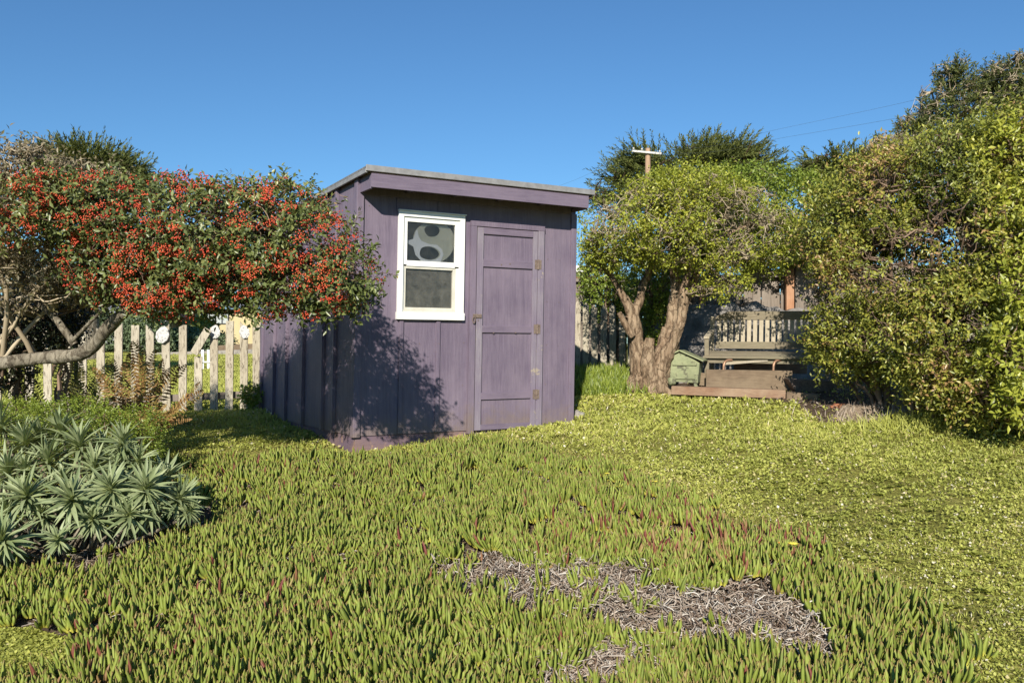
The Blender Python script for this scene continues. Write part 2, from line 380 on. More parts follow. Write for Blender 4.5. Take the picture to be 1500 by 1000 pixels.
M['darkleaf'] = leafmat('dark_shrub_leaf', [(0, (.014, .017, .010)), (.6, (.035, .042, .02)), (1, (.09, .095, .045))], tr=.1, rough=.35)
M['cypress'] = leafmat('cypress_needle', gain=1.05, stops=[(0, (.03, .042, .014)), (.4, (.075, .092, .024)), (.8, (.14, .155, .04)), (1, (.21, .205, .06))], tr=.15, rough=.7, spec=.2)
M['pine'] = leafmat('pine_needle', [(0, (.035, .045, .016)), (.5, (.09, .11, .032)), (.85, (.15, .165, .05)), (1, (.23, .19, .10))], tr=.15, rough=.7, spec=.2)
M['limeleaf'] = leafmat('yellow_green_leaf', gain=1.12, stops=[(0, (.11, .135, .02)), (.4, (.22, .25, .03)), (.75, (.35, .37, .045)), (1, (.52, .45, .07))], tr=.32, rough=.4)
M['vineleaf'] = leafmat('bright_green_vine_leaf', gain=1.12, stops=[(0, (.08, .12, .02)), (.5, (.19, .25, .035)), (1, (.33, .38, .06))], tr=.32, rough=.4)
M['hedgeleaf'] = leafmat('hedge_leaf', gain=1.22, stops=[(0, (.05, .062, .016)), (.25, (.11, .13, .028)), (.48, (.20, .22, .04)), (.68, (.34, .33, .055)), (.76, (.30, .19, .08)), (1, (.38, .25, .11))], tr=.30, rough=.36)
M['hedgelime'] = leafmat('hedge_new_leaf', gain=1.1, stops=[(0, (.15, .18, .025)), (.5, (.30, .33, .045)), (1, (.50, .48, .08))], tr=.32, rough=.36)
M['ice'] = leafmat('ice_plant_leaf', gain=1.16, stops=[(0, (.115, .145, .030)), (.4, (.195, .24, .042)), (.80, (.285, .32, .066)), (.90, (.30, .25, .09)), (.95, (.20, .075, .045)), (1, (.15, .04, .035))], tip=(.30, .20, .08), tipfrom=.84, tr=.14, rough=.5, spec=.25, base=(.55, .50, .08))
M['thatch'] = leafmat('dry_thatch', [(0, (.14, .09, .06)), (.4, (.34, .27, .21)), (.8, (.52, .45, .37)), (1, (.64, .60, .53))], tr=.05, rough=.9, spec=.1)
M['lawn'] = leafmat('lawn_leaf', gain=1.38, stops=[(0, (.13, .145, .03)), (.25, (.21, .23, .048)), (.6, (.31, .325, .072)), (.85, (.42, .415, .11)), (.93, (.42, .35, .19)), (1, (.62, .58, .47))], tr=.28, rough=.5, spec=.3)
M['echium'] = leafmat('silver_green_leaf', [(0, (.10, .135, .052)), (.5, (.205, .255, .115)), (1, (.37, .41, .22))], tr=.16, rough=.5, spec=.4, base=(.33, .38, .14))
M['fern'] = leafmat('rusty_fern', [(0, (.15, .07, .025)), (.5, (.30, .17, .055)), (1, (.36, .31, .09))], tr=.25, rough=.6)
M['ferng'] = leafmat('green_fern', [(0, (.08, .10, .03)), (.5, (.17, .18, .05)), (1, (.32, .27, .09))], tr=.25, rough=.5)
M['farhedge'] = leafmat('grey_green_far_leaf', [(0, (.07, .10, .05)), (.5, (.13, .18, .085)), (1, (.20, .25, .13))], tr=.15, rough=.7)
M['yellow'] = leafmat('yellow_petal', [(0, (.75, .60, .04)), (1, (.85, .78, .16))], tr=.25, rough=.5)
M['orange'] = leafmat('orange_petal', [(0, (.70, .26, .05)), (1, (.80, .45, .12))], tr=.2, rough=.5)

def groundmat():
    m, nt, out = newmat('ground_soil_and_turf')
    tc = N(nt, 'ShaderNodeTexCoord')
    def no(s, d=8., r=.65):
        n = N(nt, 'ShaderNodeTexNoise', Scale=s, Detail=d, Roughness=r); nt.links.new(tc.outputs['Object'], n.inputs[0]); return n.outputs[0]
    a = N(nt, 'ShaderNodeAttribute', attribute_name='rnd')
    turf = ramp(nt, no(2.2), [(.32, (.15, .15, .04)), (.5, (.22, .22, .05)), (.68, (.30, .28, .09))])
    fine = ramp(nt, no(38), [(.35, (.45, .45, .45)), (.62, (1.25, 1.25, 1.25))])
    turf = mixc(nt, 1.0, turf, fine, 'MULTIPLY')
    soil = ramp(nt, no(14), [(.3, (.055, .04, .028)), (.7, (.16, .12, .085))])
    c = mixc(nt, a.outputs['Fac'], turf, soil); c = mixc(nt, 1.0, c, (1.12, 1.08, 1.05), 'MULTIPLY')
    p = N(nt, 'ShaderNodeBsdfPrincipled', Roughness=.95); p.inputs['Specular IOR Level'].default_value = .1
    nt.links.new(c, p.inputs['Base Color'])
    b = N(nt, 'ShaderNodeBump', Strength=.8, Distance=.03); nt.links.new(no(45), b.inputs['Height']); nt.links.new(b.outputs[0], p.inputs['Normal'])
    nt.links.new(p.outputs[0], out.inputs[0]); return m

# ------------------------------------------------------------------ regions on the ground (from photo positions)
ice_px = [(-260, 1250), (-260, 700), (60, 672), (250, 672), (430, 672), (515, 672), (585, 664), (690, 648), (800, 655), (850, 672), (925, 697), (1010, 728), (1085, 762), (1185, 800), (1230, 840), (1330, 885), (1395, 950), (1440, 1250)]
ICE = [gp(u, v, .03) for u, v in ice_px]
bare_px = [[(636, 846), (680, 822), (760, 828), (800, 838), (880, 832), (955, 846), (940, 890), (860, 886), (790, 902), (700, 902), (640, 890)],
           [(850, 915), (920, 878), (1010, 876), (1090, 870), (1165, 884), (1205, 920), (1205, 985), (1130, 972), (1060, 962), (990, 962), (910, 950)],
           [(830, 985), (870, 965), (930, 960), (945, 985), (930, 1020), (830, 1030)]]
BARE = [[gp(u, v, .0) for u, v in pl] for pl in bare_px]
CLOVER = [gp(u, v) for u, v in [(-80, 925), (50, 925), (110, 945), (90, 995), (0, 1010), (-80, 1010)]]
MULCH = [gp(u, v) for u, v in [(980, 579), (1080, 585), (1165, 592), (1205, 622), (1330, 622), (1400, 612), (1500, 630), (1620, 650), (1620, 545), (1300, 540), (980, 545)]]
EBED = [gp(u, v) for u, v in [(-150, 830), (40, 845), (160, 840), (260, 815), (320, 760), (250, 715), (-150, 715)]]
Cx, Cy = -1.4636, 8.3
SA = math.atan2(1310, 2200)
D1 = np.array([math.cos(SA), math.sin(SA)]); D2 = np.array([-D1[1], D1[0]])
SHED = [tuple(np.array([Cx, Cy]) + D1 * a + D2 * b) for a, b in ((-.02, -.02), (2.45, -.02), (2.45, 3.22), (-.02, 3.22))]
ZB = H - .8186

# ground sheet
def axis(lo, hi, st, far):
    a = list(np.arange(lo, hi + 1e-6, st)); s = st; x = hi
    while x < far: s *= 1.25; x += s; a.append(x)
    s = st; x = lo; b = []
    while x > -far: s *= 1.25; x -= s; b.append(x)
    return np.array(b[::-1] + a)
gx = axis(-6, 6.5, .09, 600); gy = axis(2.5, 13, .09, 600)
X, Yg = np.meshgrid(gx, gy); fx = X.ravel(); fy = Yg.ravel()
Z = G(fx, fy)
idx = np.arange(len(fx)).reshape(X.shape)
Fg = np.stack([idx[:-1, :-1], idx[:-1, 1:], idx[1:, 1:], idx[1:, :-1]], -1).reshape(-1, 4)
soil = np.zeros(len(fx))
soil[inpoly(fx, fy, ICE)] = 1
for b in BARE: soil[inpoly(fx, fy, b)] = .8
soil[inpoly(fx, fy, MULCH)] = 1
soil[inpoly(fx, fy, SHED)] = 1
gr = mesh('ground', np.stack([fx, fy, Z], 1), Fg, groundmat(), None, soil, soil, True)
tag(gr, kind='structure')

rng = np.random.default_rng(7)
def inview(x, y, m=.5):
    return (np.abs(x) < .60 * y + m)

# ------------------------------------------------------------------ lawn (leaflets and short blades)
def lawn():
    a = Acc()
    n = 520000
    y = 3.2 + (13.0 - 3.2) * rng.random(n) ** 1.25; x = (rng.random(n) * 2 - 1) * (.62 * y + .4)
    k = ~inpoly(x, y, ICE) | inpoly(x, y, CLOVER)
    k &= ~inpoly(x, y, SHED) & ~(inpoly(x, y, MULCH) & (rng.random(n) > .06))
    # behind the fence and at the left only thin growth
    pat = nz(np.stack([x, y, x * 0], 1), 1.6, 3)
    k &= rng.random(n) < np.clip(.66 + .45 * pat + .8 * nz(np.stack([x, y, x * 0], 1), 9., 5), .12, 1)
    k &= rng.random(n) < np.where(y > 11.2, .45, 1)
    x = x[k]; y = y[k]; n = len(x); pat = pat[k]
    z = G(x, y); B = np.stack([x, y, z + .002], 1)
    fl = rng.random(n) < np.clip(.60 + .6 * nz(np.stack([x, y, x * 0], 1), .9, 21), .2, .95)                    # flat clover-like leaflets
    up = np.where(fl, .35, 1.3)
    D = rng.normal(size=(n, 3)); D[:, 2] = np.abs(D[:, 2]) * .4 + up
    Nn = np.stack([rng.normal(size=n) * .5, rng.normal(size=n) * .5, np.ones(n)], 1)
    Nn[~fl] = rng.normal(size=((~fl).sum(), 3)) + np.array([0, -1, 0])
    s = .6 + .7 * rng.random(n); far = np.clip(y / 6, .8, 1.7)
    L = np.where(fl, .018, .031) * s * far; W = np.where(fl, .016, .0055) * s * far
    B[:, 2] += np.where(fl, rng.random(n) * .020, 0) + .018 * np.clip(nz(np.stack([x, y, x * 0], 1), 7., 8), 0, 1)
    big = nz(np.stack([x, y, x * 0], 1), .55, 9)
    r = np.clip(.5 * rng.random(n) + .27 + .16 * pat + .16 * big + .14 * nz(np.stack([x, y, x * 0], 1), 11., 77), 0, .93); br = nz(np.stack([x, y, x * 0], 1), 3.3, 40) > .78; r = np.where((br & (rng.random(n) < .55)) | (rng.random(n) < .06), .91 + .02 * rng.random(n), r)
    zone = np.clip((6.6 - y) / 1.6, 0, 1) * np.clip((x - .8) / 1., 0, 1); pale = rng.random(n) < .010 * np.clip(1.5 + 1.4 * big, .3, 3) + .045 * zone; r[pale] = .97 + .03 * rng.random(pale.sum())
    a.add(leaves(B, D, Nn, L, W, r, .1))
    m = 2600; y = 3.6 + 8.4 * rng.random(m) ** 1.1; x = (rng.random(m) * 2 - 1) * .6 * y; q = np.stack([x, y, x * 0], 1)
    k = ~inpoly(x, y, ICE) & ~inpoly(x, y, SHED) & ~inpoly(x, y, MULCH) & (nz(q, 1.1, 61) > -.15); x = x[k]; y = y[k]; m = len(x)
    ph = rng.random((m, 1)) * 6.28 + np.arange(7)[None] * 2.4; D = np.stack([np.cos(ph), np.sin(ph), .25 + .5 * rng.random((m, 7))], -1).reshape(-1, 3); B = np.repeat(np.stack([x, y, G(x, y) + .012], 1), 7, 0)
    sz = np.repeat(.5 + .9 * rng.random(m), 7); a.add(leaves(B, D, np.tile([0, 0, 1.], (m * 7, 1)), .040 * sz, .019 * sz, np.repeat(rng.random(m) * .75, 7) * .7 + .25 * rng.random(m * 7), .15))
    m = 1500; y = 3.6 + 8 * rng.random(m); x = (rng.random(m) * 2 - 1) * .6 * y; k = ~inpoly(x, y, ICE) & ~inpoly(x, y, SHED); x = x[k]; y = y[k]; m = len(x)
    D = rng.normal(size=(m, 3)); D[:, 2] *= .15; a.add(leaves(np.stack([x, y, G(x, y) + .02], 1), D, np.tile([0, 0, 1.], (m, 1)), .035, .014, np.full(m, .92), .2))
    m = 16000; cb = np.array(CLOVER); x = cb[:, 0].min() + np.ptp(cb[:, 0]) * rng.random(m); y = cb[:, 1].min() + np.ptp(cb[:, 1]) * rng.random(m); k = inpoly(x, y, CLOVER); x = x[k]; y = y[k]; m = len(x)
    D = rng.normal(size=(m, 3)); D[:, 2] = .25; a.add(leaves(np.stack([x, y, G(x, y) + .004 + .02 * rng.random(m)], 1), D, np.stack([rng.normal(size=m) * .4, rng.normal(size=m) * .4, np.ones(m)], 1), .02, .018, .2 + .6 * rng.random(m), .1))
    o = a.make('lawn', M['lawn']); tag(o, 'short yellow-green lawn of grass and clover sloping up to the hedge', 'lawn', kind='stuff')
    # beyond the fence
    a = Acc(); n = 60000
    y = 11.5 + 16 * rng.random(n) ** 1.4; x = -(.08 + .55 * rng.random(n)) * y
    B = np.stack([x, y, G(x, y)], 1); D = rng.normal(size=(n, 3)) * .5; D[:, 2] = 1
    a.add(leaves(B, D, rng.normal(size=(n, 3)) + np.array([0, -1, 0]), .05 * (.6 + .8 * rng.random(n)), .02, np.clip(.25 + .5 * rng.random(n), 0, 1)))
    o = a.make('neighbour_lawn', M['lawn']); tag(o, 'grass of the neighbouring garden seen through the picket fence', 'lawn', kind='stuff')
lawn()

# ------------------------------------------------------------------ ice plant
def iceplant():
    n = 11500
    y = 3.3 + 5.8 * rng.random(n) ** 1.15; x = (rng.random(n) * 2 - 1) * (.62 * y + .3)
    jt = np.stack([x, y, x * 0], 1); jx = .11 * nz(jt, 3.7, 15) + .05 * rng.normal(size=n); jy = .11 * nz(jt, 4.1, 25) + .05 * rng.normal(size=n)
    k = inpoly(x + jx, y + jy, ICE) & ~inpoly(x, y, SHED) & ~inpoly(x, y, CLOVER) & ~(inpoly(x, y, EBED) & (rng.random(n) > .12))
    q = np.stack([x, y, x * 0], 1)
    k &= nz(q, 3.1, 5) > -.80
    for b in BARE: k &= ~(inpoly(x + .05 * np.sin(9 * y), y + .05 * np.sin(8 * x), b) & (rng.random(n) > .09))
    x = x[k]; y = y[k]; n = len(x); q = q[k]
    # height thins towards the edge of the patch
    nl = 6
    hgt = .086 * (1 + .25 * nz(q, 2.2, 1)) * (.62 + .7 * rng.random(n) ** 1.3)
    c = np.stack([x, y, G(x, y) + .005 + .05 * np.clip(nz(q, 2.2, 2), 0, 1) + .012 * rng.random(n)], 1)
    ax = unit(np.stack([rng.normal(size=n) * .30, rng.normal(size=n) * .30 - .05, np.ones(n)], 1))
    ph = rng.random((n, 1)) * 6.28 + np.arange(nl)[None] * 2.4
    e = np.stack([np.cos(ph), np.sin(ph), 0 * ph], -1)
    tilt = (.10 + .62 * (np.arange(nl) / nl)[None] ** 1.2 * (.6 + .8 * rng.random((n, nl))))[..., None]
    D = unit(ax[:, None] + e * tilt)
    L = (hgt[:, None] * (1.1 - .35 * (np.arange(nl) / nl)[None]) * (.75 + .5 * rng.random((n, nl))))
    base = c[:, None] + e * .008 * (1 + np.arange(nl)[None, :, None] * .35)
    B = base.reshape(-1, 3); D = D.reshape(-1, 3); L = L.reshape(-1); E = e.reshape(-1, 3)
    m = len(B); s = np.linspace(0, 1, 5)
    Pn = B[:, None] + D[:, None] * (s[None, :, None] * L[:, None, None]) - E[:, None] * ((s * (1 - s))[None, :, None] * -.30 * L[:, None, None]) + np.array([0, 0, 1]) * (s ** 2)[None, :, None] * L[:, None, None] * .15
    rad = (.0106 * (.6 + .7 * rng.random(m)))[:, None] * np.array([.80, 1.0, 1.02, .84, .22])[None]
    red = np.clip(nz(q, 1.3, 11), -1, 1)
    # redder near the upper right edge
    ex, ey = gp(1080, 800)
    red = red * .5 + 1.4 * np.exp(-(((x - ex) / .75) ** 2 + ((y - ey) / .55) ** 2))
    rt = np.clip(.42 * rng.random(n) + .12 * red + .12, 0, 1)
    r = rt[:, None] * .6 + rng.random((n, nl)) * .42
    isred = rng.random((n, nl)) < np.clip(.004 + .24 * red, 0.008, .50)[:, None]
    r = np.where(isred, .90 + .1 * rng.random((n, nl)), np.clip(r, 0, .84)).reshape(-1)
    a = Acc(); a.add(tubes(Pn, rad, 3, rng, r))
    o = a.make('ice_plant', M['ice'], smooth=True)
    tag(o, 'carpet of upright fleshy green ice plant fingers with reddish tips', 'ice plant', kind='stuff')
    # rank growth beside the shed, under the picket fence
    n = 26000
    x = .75 + 2.2 * rng.random(n); y = 10.9 + 2.3 * rng.random(n)
    k = (x < 1.15 + .10 * (y - 10.9) + .65 * rng.random(n)) & ~inpoly(x, y, SHED)
    x = x[k]; y = y[k]; n = len(x)
    B = np.stack([x, y, G(x, y) + .22 * rng.random(n) * np.clip((y - 10.8) / 1., 0, 1)], 1)
    D = rng.normal(size=(n, 3)) * .45; D[:, 2] = 1
    a = Acc(); a.add(blades(B, D, rng.normal(size=(n, 3)) + np.array([0, -1, 0]), .13 * (.6 + .8 * rng.random(n)), .012, rng.random(n) * .8 + .1, seg=3, droop=.3))
    o = a.make('tall_grass', M['vineleaf']); tag(o, 'rank green grass growing between shed corner and picket fence', 'tall grass', kind='stuff')
iceplant()

def thatch():
    a = Acc()
    for b in BARE:
        bx = np.array(b); n = 5600
        x = bx[:, 0].min() - .1 + (np.ptp(bx[:, 0]) + .2) * rng.random(n); y = bx[:, 1].min() - .1 + (np.ptp(bx[:, 1]) + .2) * rng.random(n)
        k = inpoly(x + .09 * rng.normal(size=n), y + .09 * rng.normal(size=n), b); x = x[k]; y = y[k]; n = len(x)
        A = np.stack([x, y, G(x, y) + .008 + .045 * rng.random(n) * (1 + .8 * nz(np.stack([x, y, y], 1), 3., 1))], 1)
        d = unit(rng.normal(size=(n, 3)) * np.array([1, 1, .45])) * (.035 + .075 * rng.random(n))[:, None]
        a.add(twig(rng, A - d * .5, A + d * .5, .0024 + .0028 * rng.random(n), .0012, M=4, wob=.25))
    n = 15000; y = 3.3 + 5.2 * rng.random(n) ** 1.15; x = (rng.random(n) * 2 - 1) * (.62 * y + .3); k = inpoly(x, y, ICE) & ~inpoly(x, y, SHED) & ~inpoly(x, y, CLOVER); x = x[k]; y = y[k]; n = len(x)
    A = np.stack([x, y, G(x, y) + .008 + .02 * rng.random(n)], 1); d = unit(rng.normal(size=(n, 3)) * np.array([1, 1, .25])) * (.04 + .06 * rng.random(n))[:, None]
    a.add(twig(rng, A - d * .5, A + d * .5, .003, .0015, M=3, wob=.2))
    o = a.make('dry_thatch', M['thatch']); tag(o, 'tangled grey-brown dead stems in the bare patches of ice plant', 'dead stems', kind='stuff')
    a = Acc()
    # dead litter under the hedge and sprinkled dry stalks
    bx = np.array(MULCH); n = 12000
    x = bx[:, 0].min() + np.ptp(bx[:, 0]) * rng.random(n); y = bx[:, 1].min() + np.ptp(bx[:, 1]) * rng.random(n)
    k = inpoly(x, y, MULCH) & (y < 12.2); x = x[k]; y = y[k]; n = len(x)
    B = np.stack([x, y, G(x, y) + .01 + .02 * rng.random(n)], 1)
    D = rng.normal(size=(n, 3)); D[:, 2] *= .3
    a.add(leaves(B, D, rng.normal(size=(n, 3)) * .5 + np.array([0, 0, 1]), .045 * (.5 + rng.random(n)), .02, rng.random(n) * .62))
    k = rng.random(n) < .12; d = unit(rng.normal(size=(k.sum(), 3)) * np.array([1, 1, .3])) * .16
    a.add(twig(rng, B[k], B[k] + np.abs(d) * np.sign(d) * [1, 1, 1], .004, .001, M=4))
    o = a.make('leaf_litter', M['thatch']); tag(o, 'brown leaf litter and dry twigs on bare soil under the hedge', 'leaf litter', kind='stuff')
    a = Acc(); n = 3600
    cx, cy = gp(1365, 606); x = cx + rng.normal(size=n) * .38; y = cy + rng.normal(size=n) * .12
    B = np.stack([x, y, G(x, y)], 1); D = rng.normal(size=(n, 3)) * .6; D[:, 2] = .9
    a.add(blades(B, D, rng.normal(size=(n, 3)), .14 * (.4 + rng.random(n)), .006, .3 + .6 * rng.random(n), seg=3, droop=.5))
    o = a.make('dry_grass', M['thatch']); tag(o, 'wispy straw-coloured dry grass at the foot of the hedge', 'dry grass', kind='stuff')
    a = Acc(); n = 5200
    cx, cy = gp(1440, 625); x = cx + rng.normal(size=n) * .5; y = cy + .1 + rng.normal(size=n) * .12
    B = np.stack([x, y, G(x, y)], 1); D = rng.normal(size=(n, 3)) * .5; D[:, 2] = 1
    a.add(blades(B, D, rng.normal(size=(n, 3)) - [0, 1, 0], .13 * (.4 + rng.random(n)), .007, .2 + .6 * rng.random(n), seg=3, droop=.5))
    o = a.make('long_grass', M['lawn']); tag(o, 'fringe of longer green grass along the hedge foot', 'long grass', kind='stuff')
thatch()

# ------------------------------------------------------------------ flowers
def flower(u, v, mat, label, r=.022, npet=34, h=.11, group='yellow ice plant flowers', cat='flower', closed=False):
    x, y = gp(u, v, h); z = float(G(x, y))
    t = empty('ice_plant_flower' if h > .05 else 'dandelion', (x, y, z), label, cat, group)
    c = np.array([0, 0, h]); a = Acc()
    ph = np.arange(npet) * 2.4; e = np.stack([np.cos(ph), np.sin(ph), np.full(npet, 2.2 if closed else .35)], 1)
    e[:, 1] -= .25
    a.add(blades(np.repeat(c[None], npet, 0) + e * .002, e, np.tile([0, -.3, 1.], (npet, 1)), r * (.8 + .3 * rng.random(npet)), r * .16, rng.random(npet), seg=3, droop=-.1))
    a.make('petals', mat, t)
    s = Acc(); s.add(twig(rng, np.array([[0, 0, 0.]]), c[None], .003, .003, M=4, wob=.05, k=5)); s.make('stem', M['ice'], t)
flower(889, 694, M['yellow'], 'small yellow flower at the far edge of the ice plant', .020)
flower(959, 706, M['yellow'], 'yellow flower where ice plant meets lawn, near a short tuft', .024)
flower(1162, 798, M['yellow'], 'largest open yellow flower, at the right tip of the ice plant', .030)
flower(1141, 797, M['orange'], 'small orange bud just left of the largest yellow flower', .012, closed=True)
flower(388, 797, M['orange'], 'orange-pink flower bud among green fingers right of the silver shrub', .014, closed=True)
flower(391, 674, M['yellow'], 'small yellow flower in the shade line before the shed side', .014)
flower(1224, 613, M['yellow'], 'little yellow dandelion in the lawn beside the stump', .02, h=.03, group='dandelions in the lawn')
flower(703, 645, M['yellow'], 'yellow dandelion in the turf below the shed door', .018, h=.03, group='dandelions in the lawn')

# ------------------------------------------------------------------ shed
def shed():
    LEAN = .02
    fn = lambda x, y, z: (x + LEAN * z, y, z)
    def B(): return MB(fn)
    root = empty('garden_shed', (Cx, Cy, ZB), 'purple board-and-batten garden shed with flat sloping roof and white window', 'shed', rz=SA)
    W, Dp = 2.43, 3.2
    rz = lambda y: 2.405 - .03 * y         # underside of roof
    # front wall with a window opening
    b = B(); T = .02
    b.box(0, .45, 0, T, 0, 2.40); b.box(1.055, W, 0, T, 0, 2.40); b.box(.45, 1.055, 0, T, 0, 1.16); b.box(.45, 1.055, 0, T, 2.09, 2.40)
    for x0, z0, z1 in ((.428, 0, 1.09), (.818, 0, 1.09), (.378, 2.128, 2.25), (.812, 2.128, 2.25)):
        b.box(x0, x0 + .042, -.017, -.0005, z0 + .002, z1)
    b.box(.045, 2.39, -.020, -.0005, 2.252, 2.395)
    for x in (.10, .447, .64, .84, 1.12, 2.10, 2.25, 2.40):
        for z in (.06, .45, .85, 1.3, 1.75, 2.15):
            if .37 < x < 1.13 and 1.0 < z < 2.2: continue
            yy = -.0175 if x in (.447, .84) else (-.0245 if x == 2.40 else -.0005); j = rng.normal() * .012
            nh = B(); nh.box(x + j * .2, x + j * .2 + .007, yy - .003, yy, z + j, z + j + .007); nh.build('nail_head', M['rust'], root)
    # shallow board seams beside the door
    b.build('wall', M['purple'], root, .002)
    # left side wall with battens
    b = B()
    ys = [(.52, .565), (.86, .905), (1.50, 1.545), (2.12, 2.165), (2.60, 2.645)]
    b.hexa([(0, T + .001, 0), (T, T + .001, 0), (T, Dp, 0), (0, Dp, 0), (0, T + .001, rz(0) - .004), (T, T + .001, rz(0) - .004), (T, Dp, rz(Dp) - .004), (0, Dp, rz(Dp) - .004)])
    for a0, a1 in ys: b.box(-.036, -.0005, a0, a1, -.004, rz(a1) - .006)
    b.build('wall', M['purple'], root, .002)
    b = B(); b.hexa([(W - T, T + .001, 0), (W, T + .001, 0), (W, Dp, 0), (W - T, Dp, 0), (W - T, T + .001, rz(0) - .004), (W, T + .001, rz(0) - .004), (W, Dp, rz(Dp) - .004), (W - T, Dp, rz(Dp) - .004)])
    for a0 in (.6, 1.2, 1.8, 2.4): b.box(W + .0005, W + .022, a0, a0 + .045, -.004, rz(a0) - .02)
    b.build('wall', M['purple'], root, .002)
    b = B(); b.box(T + .001, W - T - .001, Dp - T, Dp - .001, 0, rz(Dp) - .006)
    for a0 in (.6, 1.2, 1.8): b.box(a0, a0 + .045, Dp - .0005, Dp + .02, 0, rz(Dp) - .02)
    b.build('wall', M['purple'], root, .002)
    b = B(); b.box(.03, W - .03, .03, Dp - .03, .0, .02); b.build('floor', M['dark'], root)
    # corner boards
    b = B(); b.box(-.024, .044, -.024, -.001, -.008, 2.40); b.box(-.024, -.001, -.0005, .060, -.008, 2.395); b.build('corner_board', M['purple'], root, .002)
    b = B(); b.box(W - .042, W + .024, -.024, -.001, -.008, 2.25); b.box(W + .001, W + .024, -.0005, .060, -.008, 2.30); b.build('corner_board', M['purple'], root, .002)
    b = B(); b.box(-.024, -.001, Dp - .055, Dp + .024, -.008, rz(Dp) - .01); b.build('corner_board', M['purple'], root, .002)
    # skirt down to the ground
    b = B(); b.box(.012, W - .012, .012, .05, -.42, -.002); b.box(.012, .05, .051, Dp - .012, -.5, -.002); b.box(W - .05, W - .012, .051, Dp - .012, -.4, -.002)
    b.box(.051, W - .051, Dp - .05, Dp - .012, -.5, -.002)
    b.build('foundation_skirt', M['skirt'], root, .002)
    # roof
    def slab(x0, x1, y0, y1, lo, hi): return [(x0, y0, rz(y0) + lo), (x1, y0, rz(y0) + lo), (x1, y1, rz(y1) + lo), (x0, y1, rz(y1) + lo), (x0, y0, rz(y0) + hi), (x1, y0, rz(y0) + hi), (x1, y1, rz(y1) + hi), (x0, y1, rz(y1) + hi)]
    OH = .30
    b = B(); b.hexa(slab(-.055, W + .03, -OH - .015, Dp + .12, .020, .044)); rf = b.build('roof', M['roof'], root, .003)
    b = B(); b.hexa(slab(-.060, -.040, -OH - .012, Dp + .11, -.018, .0185)); b.hexa(slab(-.060, W + .034, -OH - .032, -OH - .016, -.004, .050)); b.hexa(slab(W + .012, W + .034, -OH - .012, Dp + .11, -.018, .0185))
    b.build('drip_edge', M['drip'], rf, .002)
    b = B(); b.hexa(slab(-.038, W + .010, -OH + .001, Dp + .10, .001, .0185)); b.build('sheathing', M['bench_dark'], rf)
    b = B()
    b.box(.0, 2.40, -OH - .010, -OH + .012, 2.272, 2.398)
    b.box(.0, .022, -OH + .013, -.026, 2.262, 2.396); b.box(2.378, 2.40, -OH + .013, -.026, 2.262, 2.396)
    b.build('fascia', M['purple_h'], root, .002)
    for x in (.45, .95, 1.45, 1.95):
        b = B(); b.box(x, x + .04, -OH + .014, -.022, 2.30, 2.396); b.build('rafter', M['purple'], root, .002)
    # window
    e = bpy.data.objects.new('window', None); COL.objects.link(e); e.parent = root; e['label'] = 'white double-hung window'
    b = B(); b.box(.396, .447, -.034, -.001, 1.166, 2.128); b.box(1.053, 1.104, -.034, -.001, 1.166, 2.128)
    b.box(.4475, 1.0525, -.034, -.001, 2.078, 2.128); b.box(.388, 1.110, -.044, -.001, 1.094, 1.165)
    b.box(.388, 1.112, -.052, -.001, 2.129, 2.139)
    b.build('frame', M['white'], e, .002)
    b = B(); b.box(.448, .492, -.016, .014, 1.62, 2.077); b.box(1.006, 1.052, -.016, .014, 1.62, 2.077); b.box(.4925, 1.0055, -.016, .014, 2.032, 2.077); b.box(.4925, 1.0055, -.018, .014, 1.606, 1.660)
    b.box(.448, .466, -.014, .014, 1.166, 1.605); b.box(1.022, 1.052, -.014, .014, 1.166, 1.605)
    b.build('sash', M['white'], e, .002)
    b = B(); b.box(.467, .486, -.008, .030, 1.187, 1.604); b.box(.990, 1.0215, -.008, .030, 1.187, 1.604); b.box(.4865, .9895, -.008, .030, 1.187, 1.212); b.box(.4865, .9895, -.008, .030, 1.583, 1.604)
    b.box(.467, 1.0215, -.020, .030, 1.166, 1.186)
    b.build('sash', M['sash'], e, .0015)
    def glassmat(name, dust, col):
        m, nt, out = newmat(name)
        tc = N(nt, 'ShaderNodeTexCoord'); n1 = N(nt, 'ShaderNodeTexNoise', Scale=9.0, Detail=9.0, Roughness=.7, Distortion=.5); nt.links.new(tc.outputs['Object'], n1.inputs[0])
        tr = N(nt, 'ShaderNodeBsdfTransparent'); df = N(nt, 'ShaderNodeBsdfDiffuse'); df.inputs[0].default_value = (*col, 1)
        gl = N(nt, 'ShaderNodeBsdfGlossy', Roughness=.03)
        lw = N(nt, 'ShaderNodeFresnel', IOR=1.5)
        mr = N(nt, 'ShaderNodeMapRange'); mr.inputs[1].default_value = .35; mr.inputs[2].default_value = .75; mr.inputs[3].default_value = dust * .5; mr.inputs[4].default_value = dust * 1.6
        nt.links.new(n1.outputs[0], mr.inputs[0])
        m1 = N(nt, 'ShaderNodeMixShader'); nt.links.new(mr.outputs[0], m1.inputs[0]); nt.links.new(tr.outputs[0], m1.inputs[1]); nt.links.new(df.outputs[0], m1.inputs[2])
        m2 = N(nt, 'ShaderNodeMixShader'); fm = N(nt, 'ShaderNodeMath', operation='MULTIPLY'); fm.inputs[1].default_value = .55; nt.links.new(lw.outputs[0], fm.inputs[0]); nt.links.new(fm.outputs[0], m2.inputs[0]); nt.links.new(m1.outputs[0], m2.inputs[1]); nt.links.new(gl.outputs[0], m2.inputs[2])
        nt.links.new(m2.outputs[0], out.inputs[0]); return m
    b = B(); b.box(.4925, 1.0055, .001, .005, 1.661, 2.031); b.build('pane', glassmat('window_glass', .05, (.35, .35, .3)), e)
